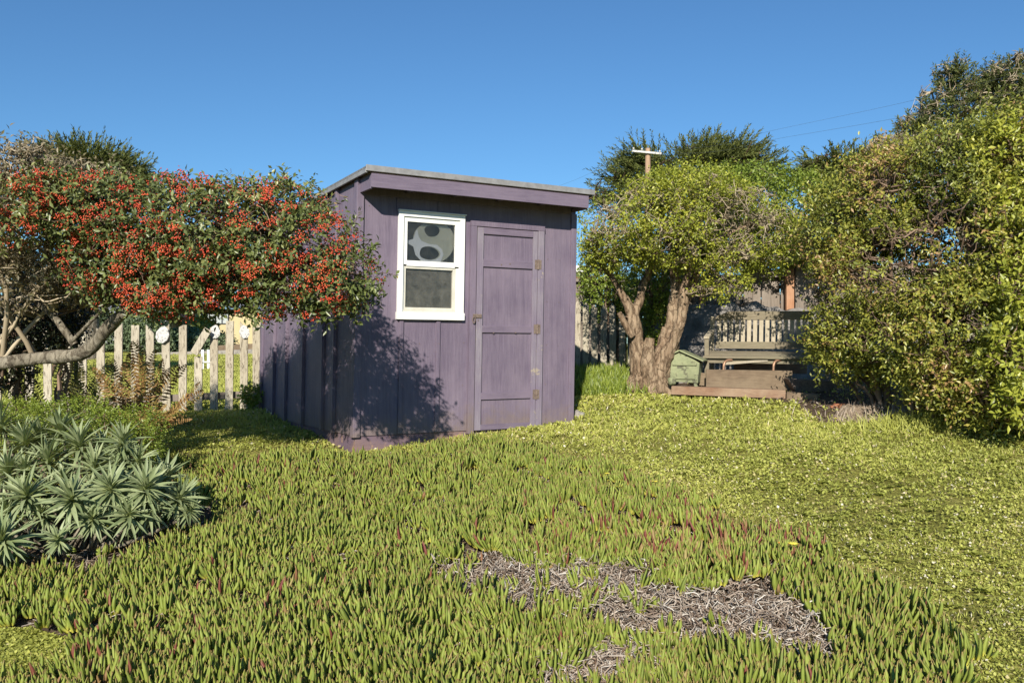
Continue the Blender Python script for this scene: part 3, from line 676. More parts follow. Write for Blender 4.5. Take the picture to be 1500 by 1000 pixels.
    b = B(); b.box(.4865, .9895, .014, .018, 1.213, 1.582); b.build('pane', glassmat('dusty_window_glass', .15, (.38, .36, .30)), e)
    # door frame, door, ironmongery
    b = B(); b.box(1.170, 1.236, -.040, -.001, -.03, 2.036); b.box(1.170, 2.040, -.042, -.001, 2.037, 2.088); b.build('door_frame', M['purple'], root, .002)
    b = B(); b.box(1.964, 2.036, -.040, -.001, .0, 2.036); b.build('door_frame', M['purple_worn'], root, .002)
    d = bpy.data.objects.new('door', None); COL.objects.link(d); d.parent = root
    b = B(); b.box(1.247, 1.958, -.012, -.001, .0, 2.030); b.build('panel', M['purple'], d)
    b = B(); b.box(1.247, 1.316, -.034, -.0125, 0, 2.030); b.box(1.904, 1.958, -.034, -.0125, 0, 2.030); b.build('stile', M['purple_worn'], d, .002)
    for z0, z1 in ((1.965, 2.030), (1.638, 1.712), (.976, 1.046), (.304, .373), (0, .055)):
        b = B(); b.box(1.3165, 1.9035, -.032, -.0125, z0, z1); b.build('rail', M['purple_h'], d, .002)
    for z in (1.687, 1.018, .343):
        h = B(); h.box(1.925, 1.957, -.038, -.0345, z - .048, z + .048); h.box(1.967, 2.000, -.044, -.0405, z - .048, z + .048)
        h.prism([(1.962 + .008 * math.cos(a), -.046 + .008 * math.sin(a), z - .052) for a in np.arange(8) * PI / 4], (0, 0, .104))
        for dz in (-.03, 0, .03):
            h.box(1.938, 1.944, -.041, -.038, z + dz, z + dz + .006); h.box(1.982, 1.988, -.047, -.044, z + dz, z + dz + .006)
        h.build('hinge', M['rust'], root)
    h = B(); h.box(1.205, 1.300, -.046, -.0415, 1.122, 1.160); h.box(1.205, 1.213, -.064, -.0465, 1.130, 1.152)
    for k in range(8):
        a0 = k * PI / 4; a1 = a0 + PI / 4; q = lambda a: (1.206 + .014 * math.cos(a), -.060, 1.10 + .034 * math.sin(a))
        h.beam(q(a0), q(a1), .007, .007, (0, 1, 0))
    h.build('hasp', M['rust'], root)
    for x, z in ((1.262, 1.09), (1.52, 1.66), (1.62, 1.672), (1.44, .968), (1.70, .972)):
        h = B(); h.box(x, x + .012, -.037, -.0325, z, z + .012); h.build('nail_head', M['rust'], d)
    # side window board glimpsed behind the berries
    b = B(); b.box(-.035, -.0235, 1.72, 2.02, 1.22, 1.30); b.build('side_window_sill', M['white'], root, .002)
    # added cut-out sheets behind the upper pane, shaped and coloured as its reflection
    sh = empty('window_reflection_sheet', (Cx, Cy, ZB), 'grey cut-out sheet with oval holes imitating a reflection in the upper window pane', 'reflection', rz=SA)
    m_ol = plain('smoky_reflection_tone', (.28, .28, .22), (.20, .20, .15), rough=.3, scale=3)
    m_gr = plain('silver_reflection_tone', (.42, .43, .44), (.33, .34, .35), rough=.25, scale=3)
    def ell(cx, cz, rx, rzz, n=22, wob=.06, s=0): return [(cx + rx * math.cos(a) * (1 + wob * math.sin(3 * a + s)), cz + rzz * math.sin(a) * (1 + wob * math.sin(2 * a + s))) for a in np.linspace(0, 2 * PI, n, endpoint=False)]
    def plate(name, outer, y, mat, holes=()):
        bm = bmesh.new()
        def loop(pts):
            vs = [bm.verts.new(fn(px, y, pz)) for px, pz in pts]; return [bm.edges.new((vs[i], vs[(i + 1) % len(vs)])) for i in range(len(vs))]
        es = loop(outer)
        for hh in holes: es += loop(hh)
        bmesh.ops.triangle_fill(bm, use_beauty=True, edges=es)
        r = bmesh.ops.extrude_face_region(bm, geom=bm.faces[:])
        for v_ in r['geom']:
            if isinstance(v_, bmesh.types.BMVert): v_.co.y += .003
        bmesh.ops.recalc_face_normals(bm, faces=bm.faces)
        me = bpy.data.meshes.new(name); bm.to_mesh(me); bm.free(); me.materials.append(mat)
        o = bpy.data.objects.new(name, me); COL.objects.link(o); o.parent = sh
    plate('backing_sheet', ell(.80, 1.86, .225, .205, 28, .03), .034, m_ol, [ell(.775, 1.965, .082, .058), ell(.745, 1.745, .105, .066, s=2)])
    star = [(.50, 1.85), (.575, 1.875), (.60, 1.955), (.615, 1.965), (.63, 1.90), (.66, 1.86), (.74, 1.835), (.83, 1.83), (.885, 1.79), (.90, 1.74), (.87, 1.665), (.66, 1.665), (.60, 1.72), (.575, 1.80), (.50, 1.835)]
    plate('silver_shape', star, .028, m_gr, [ell(.750, 1.745, .112, .070, s=2)])
shed()

# ------------------------------------------------------------------ small rocks
def rock(name, u, v, Y, r, label, cat, mat, seed=0, h=None, rough=.25):
    x = (u - 750) / F0 * Y; z = float(G(x, Y)) if h is None else h
    bm = bmesh.new(); bmesh.ops.create_icosphere(bm, subdivisions=4, radius=1)
    for vv in bm.verts:
        n0 = noise.noise(vv.co * 1.3 + Vector((seed, 0, 0))) * rough * 1.6 + noise.noise(vv.co * 4 + Vector((seed, 3, 0))) * rough * .5
        c = vv.co * (1 + n0); vv.co = Vector((c.x * r[0], c.y * r[1], c.z * r[2]))
    me = bpy.data.meshes.new(name); bm.to_mesh(me); bm.free(); me.materials.append(mat)
    for p in me.polygons: p.use_smooth = rough < .3
    o = bpy.data.objects.new(name, me); COL.objects.link(o); o.location = (x, Y, z + r[2] * .3); return tag(o, label, cat)
rock('rock', 846, 611, 9.75, (.075, .06, .055), 'pale grey stone beside the right corner of the shed', 'rock', M['stone'], 1)
rock('rock', 830, 618, 9.45, (.03, .03, .02), 'tiny stone in the turf by the shed corner', 'rock', M['stone'], 6)

# ------------------------------------------------------------------ picket fences
def fence_left():
    root = empty('picket_fence', P(250, 600, 10.7), 'low weathered white picket fence behind the berry tree', 'fence')
    bs = np.array(root.location)
    us = [(-30, 480, 0), (-5, 482, 0), (18, 480, 0), (43, 482, 1), (70, 478, 0), (96, 480, 0), (121, 478, 0), (147, 480, 1), (172, 473, 2), (196.5, 476, 0), (220, 475, 1), (244, 474, 2), (267, 473, 3), (290, 522, 0), (313, 474, 3), (335, 470, 0), (357, 471, 1), (376, 477, 0)]
    for i, (u, vt, sh) in enumerate(us):
        Y = 10.25 + (u + 30) / 410 * 1.0
        p = P(u, vt, Y); x, y, zt = p; w = .048; g = float(G(x, y)) - .06
        ln = rng.normal() * .008
        b = MB()
        dzl, dzr = ((0, 0), (0, -.11), (-.10, 0), (-.05, .0))[sh]
        pts = [(x - w, y, g), (x + w, y, g), (x + w + ln, y, zt + dzr), (x - w + ln, y, zt + dzl)]
        pts = [tuple(np.array(q) - bs) for q in pts]
        b.prism(pts, (0, .022, 0)); b.build('picket', M['picket'], root, .0015)
    for (v0, v1, nm) in ((581, 591, 'rail'),):
        b = MB(); a = P(-35, 597, 10.27) - bs; c = P(392, 576, 11.32) - bs; a[1] += .045; c[1] += .045
        b.beam(a, c, .035, .085); b.build(nm, M['board'], root, .002)
    for u in (110, 384):
        Y = 10.37 + (u + 30) / 410 * 1.0; p = P(u, 500, Y) - bs
        b = MB(); b.box(p[0] - .045, p[0] + .045, p[1] + .06, p[1] + .15, float(G(p[0] + bs[0], Y)) - .1 - bs[2], p[2] + .1); b.build('post', M['board'], root, .003)
    # broken piece hanging aslant
    a = P(284, 518, 10.98); c = P(305, 482, 10.98); b = MB(); b.beam(a, c, .022, .095, (.8, 0, .45))
    o = b.build('broken_picket', M['picket'], None, .0015); tag(o, 'broken length of picket hanging aslant between two pickets', 'picket')
    # shells
    for k, (u, v, r, lb) in enumerate(((238, 490, 1.0, 'white oyster shell nailed to a picket, the largest of three'), (315, 486, .8, 'pitted white shell on the picket right of the broken one'), (358, 486, .8, 'pitted white shell on the picket nearest the purple shed'))):
        Y = 10.25 + (u + 30) / 410 * 1.0 - .03; c = P(u, v, Y)
        bm = bmesh.new(); bmesh.ops.create_uvsphere(bm, u_segments=28, v_segments=16, radius=1)
        for vv in bm.verts:
            p = vv.co; taper = 1 - .22 * max(p.z, 0); ridg = 1 + .04 * math.sin(9 * math.atan2(p.z, p.x))
            n0 = noise.noise(p * 3 + Vector((k * 5, 0, 0))) * .15
            dish = .35 * (1 - min(1, (p.x ** 2 + p.z ** 2))) if p.y < 0 else 0
            vv.co = Vector((p.x * .082 * taper * ridg * r, (p.y * .4 + dish + n0) * .035 * r, p.z * .105 * ridg * r))
        me = bpy.data.meshes.new('shell'); bm.to_mesh(me); bm.free(); me.materials.append(M['shell'])
        for p in me.polygons: p.use_smooth = True
        o = bpy.data.objects.new('shell', me); COL.objects.link(o); o.location = tuple(c); o.rotation_euler = (0, .25 - .2 * k, 0)
        tag(o, lb, 'shell', 'shells hung on the picket fence')
fence_left()

def fence_right():
    root = empty('picket_fence', P(870, 560, 13), 'grey weathered picket fence behind the shed and the gnarled tree', 'fence'); bs = np.array(root.location)
    for u, vt in ((832, 437), (845, 440), (858, 443), (871, 446), (884, 447), (898, 444), (911, 458), (924, 462), (938, 466)):
        x, y, zt = P(u, vt, 13.0); w = .045; g = float(G(x, y)) - .05
        ln = rng.normal() * .01
        pts = [(x - w, y, g), (x + w, y, g), (x + w + ln, y, zt - .05), (x + ln, y, zt), (x - w + ln, y, zt - .06)]
        b = MB(); b.prism([tuple(np.array(q) - bs) for q in pts], (0, .022, 0)); b.build('picket', M['picket'], root, .0015)
    for v in (478, 535):
        b = MB(); a = P(825, v, 13.05) - bs; c = P(945, v + 2, 13.05) - bs; b.beam(a, c, .035, .08); b.build('rail', M['board'], root)
    # tall board fence behind the bench
    root = empty('board_fence', P(1080, 560, 13.8), 'tall grey-brown board fence behind the wooden bench', 'fence'); bs = np.array(root.location)
    Y = 13.8
    def top(u): return 411 - (u - 960) * .10 if u < 1215 else 386
    u = 955.0; k = 0
    while u < 1420:
        wpx = 11.5 + 3 * rng.random(); x0, _, zt = P(u, top(u) + rng.normal() * 2, Y); x1 = P(u + wpx - 1.0, 0, Y)[0]
        g = float(G(x0, Y)) - .05; yo = .024 * (k % 2) + .002 * rng.random()
        b = MB(); b.box(x0 - bs[0], x1 - bs[0], yo, yo + .02, g - bs[2], zt - bs[2]); b.build('board', M['board'], root, .002)
        u += wpx; k += 1
    for u0, u1 in ((1030, 1125), (1125, 1250)):
        a = P(u0, top(u0) + 8, Y - .07) - bs; c = P(u1, top(u1) + 8, Y - .07) - bs
        b = MB(); b.beam(a, c, .05, .09); b.build('rail', M['board'], root, .003)
    a = P(1098, 391, Y - .10) - bs; c = P(1175, 384, Y - .10) - bs; b = MB(); b.beam(a, c, .16, .035); b.build('cap_board', M['timber'], root, .003)
    for u, w, mt, vt in ((1157, .085, 'redpost', 388), (1029, .07, 'redpost', 404), (1172, .09, 'board', 390)):
        x, y, z = P(u, vt, Y - .16); g = float(G(x, y)) - .1
        b = MB(); b.box(x - w - bs[0] + .02, x + w * .6 - bs[0], y - bs[1] - (.05 if mt == 'redpost' else .0), y - bs[1] + .04, g - bs[2], z - bs[2]); b.build('post', M[mt], root, .004)
    # lower board fence left, glimpsed past the shed
    root = empty('board_fence', P(850, 560, 14.4), 'old board fence glimpsed between the shed and the gnarled tree', 'fence'); bs = np.array(root.location)
    u = 815.0
    while u < 958:
        x0, _, zt = P(u, 411 + rng.normal() * 1.2, 14.4); x1 = P(u + 10.5, 0, 14.4)[0]; g = float(G(x0, 14.4)) - .05
        b = MB(); b.box(x0 - bs[0], x1 - bs[0], 0, .02, g - bs[2], zt - bs[2]); b.build('board', M['board'], root, .002); u += 11.6
    b = MB(); a = P(812, 410, 14.36) - bs; c = P(958, 412, 14.36) - bs; b.beam(a, c, .09, .05); b.build('cap_board', M['board'], root)
fence_right()

def roughwall():
    # low rough grey retaining wall below the board fence
    n, m = 90, 26; V = []
    for i in range(n):
        for j in range(m):
            u = 955 + i / (n - 1) * 420; x = (u - 750) / F0 * 13.2; s = j / (m - 1)
            top = P(u, 452 - 8 * math.sin((u - 950) / 70) + 9 * noise.noise(Vector((u / 22, 0, 3))), 13.2)[2]; g = float(G(x, 13.2)) - .1
            z = g + (top - g) * s
            y = 12.85 + .45 * s + .10 * noise.noise(Vector((x * 2.2, z * 2.2, 0))) + .05 * noise.noise(Vector((x * 8, z * 8, 4)))
            V.append((x, y, z))
    b = len(V)
    V += [(v[0], v[1] + .45, v[2]) for v in V]
    i_ = np.arange(n * m).reshape(n, m)
    f = np.stack([i_[:-1, :-1], i_[1:, :-1], i_[1:, 1:], i_[:-1, 1:]], -1).reshape(-1, 4)
    f2 = f[:, ::-1] + b
    tp = np.stack([i_[:-1, -1], i_[1:, -1], i_[1:, -1] + b, i_[:-1, -1] + b], -1)
    e1 = np.stack([i_[0, :-1], i_[0, 1:], i_[0, 1:] + b, i_[0, :-1] + b], -1); e2 = np.stack([i_[-1, :-1], i_[-1, 1:], i_[-1, 1:] + b, i_[-1, :-1] + b], -1)
    o = mesh('retaining_wall', np.array(V), [np.vstack([f, f2, tp, e1, e2])], M['concrete'], smooth=True)
    tag(o, 'rough dark grey sloping retaining wall between bench and board fence', 'wall')
roughwall()

# ------------------------------------------------------------------ bench and clutter beside it
def clutter():
    Y = 11.6; root = empty('garden_bench', P(1086, 558, Y), 'weathered slatted wooden bench half swallowed by the hedge', 'bench', rz=.10)
    root.rotation_euler = (.13, .01, -.34)
    # local: x along bench, y depth (back +), z up. seat height .40
    sz = .37
    x0, x1 = -.40, 1.05
    # backrest slats
    k = 0; x = x0 + .09
    while x < x1 - .08:
        b = MB(); b.beam((x, .24, sz + .09), (x, .30, sz + .42), .052, .014, (0, 1, 0)); b.build('slat', M['bench'], root, .002); x += .077
    b = MB(); b.beam((x0 + .05, .235, sz + .07), (x1, .235, sz + .07), .035, .09); b.build('rail', M['bench_dark'], root, .003)
    b = MB(); b.beam((x0 + .22, .30, sz + .455), (x1 - .2, .30, sz + .455), .04, .11); b.prism([(x0 + .03, .282, sz + .39), (x0 + .22, .282, sz + .40), (x0 + .22, .282, sz + .51), (x0 + .05, .282, sz + .445)], (0, .036, 0)); b.build('top_rail', M['bench_dark'], root, .004)
    for x in (x0, x1):
        b = MB(); b.beam((x, .23, -.02), (x, .24, sz), .055, .05, (0, 1, 0)); b.beam((x, .24, sz + .0005), (x, .30, sz + .44), .055, .045, (0, 1, 0)); b.build('leg', M['bench'], root, .004)
        b = MB(); b.beam((x, -.30, -.02), (x, -.30, sz + .22), .055, .055, (0, 1, 0)); b.build('leg', M['bench_dark'], root, .004)
        b = MB(); b.beam((x, -.34, sz + .235), (x, .24, sz + .26), .07, .03); b.build('armrest', M['bench'], root, .004)
    b = MB()
    for j in range(6):
        y = -.33 + j * .095; b.beam((x0 - .04, y, sz - .005 * abs(j - 2)), (x1 + .04, y, sz - .005 * abs(j - 2)), .082, .026)
    b.build('seat', M['bench_dark'], root, .003)
    b = MB(); b.beam((x0, -.31, sz - .055), (x1, -.31, sz - .055), .026, .07); b.build('apron', M['bench_dark'], root, .003)
    b = MB(); b.beam((x0 + .2, -.32, sz - .10), (x0 + .75, -.33, sz - .045), .02, .03); b.build('broken_slat', M['bench'], root, .002)
    # timbers on the ground, in front
    def plank(name, p, q, w, h, mat, label, cat='timber', up=(0, 0, 1)):
        c = (np.array(p) + np.array(q)) / 2; b = MB(); b.beam(np.array(p) - c, np.array(q) - c, w, h, up); o = b.build(name, mat, None, .006); o.location = tuple(c); return tag(o, label, cat)
    plank('timber', P(984, 571, 10.75), P(1150, 577, 10.45), .20, .10, M['timber_red'], 'long reddish timber edging the lawn in front of the bench')
    plank('timber', P(1152, 580, 10.40), P(1198, 584, 10.30), .22, .11, M['timber'], 'short dark timber end at the right of the long edging timber')
    plank('plank', P(1034, 555, 10.95), P(1160, 557, 10.85), .045, .235, M['timber'], 'wide brown plank standing on edge under the bench front', 'plank')
    plank('plank', P(1075, 537, 11.9), P(1182, 538, 11.9), .04, .17, M['timber_red'], 'dark red-brown board in the shade beneath the bench', 'plank')
    plank('plank', P(1010, 553, 11.3), P(1036, 556, 11.2), .05, .16, M['timber'], 'short dark board between green box and wide plank', 'plank')
    # copper pipes
    for k, (u, lb) in enumerate(((1060, 'bent copper pipe rising left under the bench seat'), (1133, 'bent copper pipe rising right under the bench seat'))):
        b0 = P(u, 552, 11.05); pts = [b0, P(u, 538, 11.05), P(u + 1.5, 531, 11.06), P(u + 6, 527.5, 11.08), P(u + 12, 527.5, 11.1)]
        C = smoothpath(pts, 16); a = Acc(); a.add(tubes(C[None] - b0, np.full((1, 16), .017), 10, rng))
        cp = M.setdefault('copper', plain('tarnished_copper', (.42, .24, .15), (.26, .16, .10), rough=.45, scale=12, metal=.5))
        o = a.make('copper_pipe', cp, smooth=True); o.location = tuple(b0); tag(o, lb, 'pipe')
    # dark shallow trough
    bx = P(1187, 566, 10.75); b = MB()
    o_ = [(-.30, -.12, .09), (.30, -.14, .07), (.32, .14, .07), (-.30, .14, .09)]; i_ = [(-.20, -.07, -.06), (.18, -.08, -.06), (.18, .08, -.06), (-.20, .08, -.06)]
    v = [Vector(p) for p in o_ + i_] + [Vector(p) * .93 + Vector((0, 0, .012)) for p in o_ + i_]
    b.v = [tuple(p) for p in v]; f = []
    for i in range(4):
        j = (i + 1) % 4; f += [(i, j, 4 + j, 4 + i), (8 + i, 12 + i, 12 + j, 8 + j), (i, 8 + i, 8 + j, j)]
    f += [(4, 5, 6, 7), (12, 15, 14, 13)]; b.f = f
    o = b.build('trough', M['rust']); o.location = tuple(bx); tag(o, 'dark rusty metal trough lying at the hedge foot', 'trough')
    # pale green box with a sloping lid on splayed legs
    g0 = P(1004, 566, 11.25); g = empty('garden_box', g0, 'pale green weathered box with pitched lid beside the gnarled trunk', 'box', rz=-.35)
    b = MB(); b.prism([(-.17, -.17, .07), (.18, -.17, .05), (.20, -.17, .30), (-.02, -.17, .44), (-.19, -.17, .36)], (0, .32, 0)); b.build('body', M['greenpaint'], g, .004)
    b = MB(); b.hexa([(-.04, -.215, .445), (.25, -.215, .315), (.25, .19, .315), (-.04, .19, .445), (-.04, -.215, .463), (.255, -.215, .333), (.255, .19, .333), (-.04, .19, .463)])
    b.hexa([(-.24, -.215, .352), (-.043, -.215, .445), (-.043, .19, .445), (-.24, .19, .352), (-.243, -.215, .370), (-.043, -.215, .463), (-.043, .19, .463), (-.243, .19, .370)]); b.build('lid', M['greenpaint'], g, .003)
    b = MB(); b.box(-.13, .15, -.190, -.1725, .10, .13); b.box(-.13, .17, -.190, -.1725, .27, .30); b.build('trim', M['greenpaint'], g, .003)
    for x in (-.15, .14):
        for y in (-.14, .12):
            b = MB(); b.beam((x * 1.25, y * 1.1, -.06), (x, y, .075), .04, .04, (0, 1, 0)); b.build('leg', M['greenpaint'], g, .003)
    rock('garden_pot', 984, 556, 10.95, (.05, .05, .055), 'squat mossy pot tucked between trunk and green box', 'pot', M['greenpaint'], 3, h=float(P(984, 560, 10.95)[2]), rough=.12)
    # terracotta piece and stump
    rock('terracotta_shard', 1231, 592, 9.75, (.10, .06, .035), 'orange terracotta shard lying behind the stump', 'shard', plain('terracotta', (.42, .17, .08), (.26, .10, .05), rough=.8), 5)
    x, y = gp(1262, 612); n, k = 12, 40; V = []
    for i in range(n):
        s = i / (n - 1)
        for j in range(k):
            a = j / k * 2 * PI
            rr = (.40 - .24 * s ** .6) * (1 + .22 * noise.noise(Vector((math.cos(a) * 2, math.sin(a) * 2, s * .6))) + .10 * noise.noise(Vector((math.cos(a) * 8, math.sin(a) * 8, s))))
            zz = -.04 + .17 * s + (.05 * noise.noise(Vector((math.cos(a) * 4, math.sin(a) * 4, 7))) if i > n - 3 else 0)
            V.append((rr * math.cos(a) * 1.05, rr * math.sin(a) * .55, zz))
    top0 = len(V)
    for i in range(1, 5):
        for j in range(k):
            a = j / k * 2 * PI; q = V[(n - 1) * k + j]; s = 1 - i / 4.3
            V.append((q[0] * s, q[1] * s, q[2] - .02 + .03 * noise.noise(Vector((q[0] * s * 20, q[1] * s * 20, i)))))
    V = np.array(V); i_ = np.arange((n + 4) * k).reshape(n + 4, k); nx = np.roll(i_, -1, 1)
    f = np.stack([i_[:-1], nx[:-1], nx[1:], i_[1:]], -1).reshape(-1, 4)
    V = np.vstack([V, V[-k:].mean(0)]); last = i_[-1]; tri = np.stack([last, np.roll(last, -1), np.full(k, len(V) - 1)], 1)
    m_st = barkmat('bleached_stump', [(.25, (.17, .12, .08)), (.5, (.36, .28, .20)), (.75, (.52, .44, .34))], 14, 1.)
    o = mesh('tree_stump', V, [tri, f], m_st); o.location = (x, y, float(G(x, y))); tag(o, 'low bleached tree stump with spreading roots at the lawn edge', 'stump')
clutter()

# ------------------------------------------------------------------ vegetation: the gnarled tree
def crown(rng, name, parent, bl, n, nl, Ls, L, W, mat, thr=None, shell=.35, origin=(0, 0, 0), ns=1.5, seed=0., **kw):
    p, o = sample(rng, bl, n, shell, thr, ns, seed)
    d, info = shoots(rng, p, o, nl, Ls, L, W, seed=seed, **kw)
    a = Acc(); a.add(d); a.make(name, mat, parent, origin=origin)
    return info
def gnarled():
    r = np.random.default_rng(11)
    o0 = P(945, 573, 11.2); o0[2] = float(G(o0[0], 11.2))
    t = empty('gnarled_tree', o0, 'gnarled many-stemmed tree with twiggy yellow-green crown right of the shed', 'tree')
    Yt = 11.2; q = lambda u, v, dy=0: P(u, v, Yt + dy)
    sp = [([q(945, 585), q(942, 565), q(937, 530), q(931, 490), q(923, 455), q(908, 425), q(893, 400)], [.26, .16, .125, .105, .075, .05, .04]),
          ([q(922, 470), q(935, 445, .1), q(943, 415, .2), q(955, 390, .2), q(962, 360, .2)], [.09, .065, .055, .045, .03]),
          ([q(926, 492, -.1), q(912, 468, -.15), q(907, 458, -.18)], [.055, .038, .034]),
          ([q(893, 402), q(880, 385, -.1), q(872, 370, -.2), q(858, 358, -.3)], [.045, .035, .025, .012]),
          ([q(893, 402), q(900, 375, .1), q(898, 345, .2), q(893, 318, .2)], [.05, .035, .025, .012]),
          ([q(962, 585), q(962, 565), q(968, 535), q(975, 505, .1), q(980, 480, .1)], [.25, .175, .145, .12, .11]),
          ([q(955, 575, -.1), q(950, 545, -.12), q(950, 515, -.1), q(952, 495, -.1)], [.18, .12, .09, .06]),
          ([q(978, 500, .1), q(985, 460, .1), q(990, 425, .2), q(985, 390, .2), q(980, 350, .3)], [.10, .085, .07, .055, .04]),
          ([q(980, 515), q(992, 480, .2), q(1005, 440, .3), q(1018, 405, .3), q(1035, 370, .3)], [.10, .075, .065, .05, .035]),
          ([q(968, 540, -.05), q(985, 500, -.1), q(1000, 460, -.1), q(1002, 425, -.1), q(1010, 385, -.1)], [.12, .09, .075, .06, .04]),
          ([q(1030, 375, .3), q(1060, 345, .3), q(1100, 330, .3), q(1130, 325, .4)], [.045, .04, .03, .015]),
          ([q(1018, 400, .1), q(1045, 385, -.1), q(1075, 375, -.1)], [.035, .025, .012]),
          ([q(980, 360, .3), q(965, 320, .2), q(950, 295, .1)], [.045, .03, .015]),
          ([q(1005, 390, -.1), q(1020, 340, -.2), q(1030, 300, -.2), q(1035, 280, -.2)], [.04, .03, .02, .01]),
          ([q(985, 385, .2), q(1000, 330, .3), q(1000, 290, .3)], [.045, .03, .012])]
    sp = [(p_, [x_ * .84 for x_ in r_]) for p_, r_ in sp]
    for a_ in np.arange(7):
        an = a_ * .9 + .3; c = q(948, 570)
        sp.append(([c + np.array([.10 * math.cos(an), .10 * math.sin(an), .10]), c + np.array([.26 * math.cos(an), .20 * math.sin(an), -.02]), c + np.array([.46 * math.cos(an), .34 * math.sin(an), -.10])], [.12, .09, .03]))
    a, S = limbs(sp, r, 'trunk', M['bark'], t, n=100, k=40, gn=.22, fr=7., lump=2.0)
    a.make('trunk', M['bark'], t, smooth=True, origin=o0)
    bl = [(905, 340, 11.0, 58, 55, .8), (960, 320, 11.2, 70, 62, 1.0), (1020, 315, 11.3, 75, 66, 1.1), (1080, 335, 11.2, 70, 60, 1.0), (1125, 350, 11.3, 50, 50, .8), (975, 355, 11.0, 80, 36, .9), (1050, 375, 11.0, 60, 28, .7), (875, 365, 11.1, 26, 26, .5), (1070, 415, 10.9, 26, 12, .3), (1040, 425, 10.9, 22, 10, .3), (1000, 283, 11.4, 62, 32, .7)]
    p, d, ls = crown(r, 'foliage', t, bl, 12500, 7, .15, .042, .024, M['limeleaf'], thr=-.02, shell=.5, origin=o0, ns=2.2, seed=4., rand=.7, cl=.35)
    Sp = S[S[:, 2] > P(0, 440, Yt)[2]]
    # structural branchlets then twigs
    T1, _ = sample(r, bl, 900, .6); A = nearest(Sp, T1, r, below=.6)
    b = Acc(); b.add(twig(r, A, T1, .012, .004, M=7, wob=.07, k=4))
    s = r.random((len(T1), 1)); mid = A * (1 - s) + T1 * s; hub = np.vstack([T1, mid])
    T2, _ = sample(r, bl, 5200, .4); A2 = nearest(hub, T2, r, .4)
    b.add(twig(r, A2, T2, .0058, .0022, M=5, wob=.16))
    b.make('twigs', M['twig'], t, origin=o0)
gnarled()

def bush(name, label, cat, bl, n, nl, Ls, L, W, mat, seed, base=None, stems=14, tw=1200, thr=None, twmat='twigdark', tr0=.006, shell=.35, group=None, leafname='foliage', hubs=300, g0=None, **kw):
    r = np.random.default_rng(seed)
    C, R = blobs3(bl)
    if base is None: base = (C[:, 0].mean(), C[:, 1].mean())
    o0 = np.array([base[0], base[1], float(G(*base))])
    t = empty(name, o0, label, cat, group)
    crown(r, leafname, t, bl, n, nl, Ls, L, W, mat, thr=thr, shell=shell, origin=o0, seed=seed * 1.7, **kw)
    if tw:
        b = Acc()
        i = r.integers(len(C), size=stems); G0 = C[i].copy(); G0[:, :2] = G0[:, :2] * .55 + np.array(base) * .45; G0[:, 2] = G(G0[:, 0], G0[:, 1]) - .03
        if g0 is not None: G0 = np.array([P(*g0[q_ % len(g0)]) for q_ in range(stems)]) + r.normal(size=(stems, 3)) * .02
        T0 = C[i] + R[i] * r.normal(size=(stems, 3)) * .3
        b.add(twig(r, G0, T0, .022 * (tr0 / .006) ** .6, .008 * (tr0 / .006) ** .6, M=9, wob=.05, k=6))
        s = r.random((hubs, 1)); j = r.integers(stems, size=hubs); hub = G0[j] * (1 - s) + T0[j] * s
        hub = hub[s[:, 0] > .3]
        T1, _ = sample(r, bl, hubs, .5); A1 = nearest(hub, T1, r, .3, 1.); b.add(twig(r, A1, T1, tr0 * 1.6, tr0 * .7, M=6, wob=.12, k=4))
        T2, _ = sample(r, bl, tw, .35); A2 = nearest(np.vstack([T1, (A1 + T1) / 2]), T2, r, .3); b.add(twig(r, A2, T2, tr0 * .7, tr0 * .25, M=5, wob=.15))
        b.make('branches', M[twmat], t, origin=o0)
    return t, o0

bush('shrub', 'dense bright green vine-covered shrub behind the gnarled tree crown', 'shrub',
     [(1110, 300, 13.3, 75, 52, .9), (1165, 305, 13.2, 62, 48, .9), (1060, 290, 13.4, 60, 42, .8), (1190, 345, 13.2, 50, 50, .8), (1125, 350, 13.5, 70, 40, .8), (1060, 362, 13.3, 75, 28, .4), (1000, 372, 13.2, 60, 28, .4)], 5200, 7, .13, .055, .03, M['vineleaf'], 21, base=(4.2, 16.0), stems=4, tw=500, shell=.3, up=.7)
bush('shrub', 'low glossy green shrub behind the trunk and picket fence', 'shrub',
     [(885, 425, 13.6, 34, 38, .35), (938, 455, 13.5, 36, 58, .35), (960, 420, 12.6, 38, 45, .3), (968, 480, 12.6, 18, 40, .2), (880, 400, 13.5, 30, 28, .3)], 2600, 7, .12, .05, .026, M['vineleaf'], 22, tw=350, shell=.35, up=.4)
# the big hedge at the right
HB = [(1240, 335, 9.8, 58, 72, .8), (1245, 430, 9.6, 50, 80, .8), (1262, 485, 9.3, 66, 52, .6), (1300, 292, 9.3, 75, 68, .9), (1310, 400, 8.9, 85, 95, .9), (1330, 492, 8.8, 82, 68, .7), (1390, 258, 8.9, 78, 66, .9), (1400, 350, 8.4, 90, 100, .9), (1410, 480, 8.2, 90, 95, .8), (1480, 222, 8.8, 80, 60, .9), (1240, 525, 9.5, 40, 24, .35), (1440, 555, 8.1, 75, 60, .6), (1378, 548, 8.4, 55, 38, .45), (1530, 300, 8.2, 90, 110, .9), (1540, 450, 7.9, 90, 110, .8), (1620, 350, 8.3, 90, 150, .9), (1212, 505, 9.9, 24, 28, .35), (1530, 560, 7.9, 70, 70, .6)]
bush('hedge', 'huge overgrown leafy hedge filling the right side above bare soil', 'hedge', HB, 21000, 11, .22, .049, .0215, M['hedgeleaf'], 31, stems=60, tw=8500, hubs=1500, thr=-.02, twmat='twigdark', tr0=.008, shell=.42, rand=.75, ns=1.7, up=.25, cl=.6)
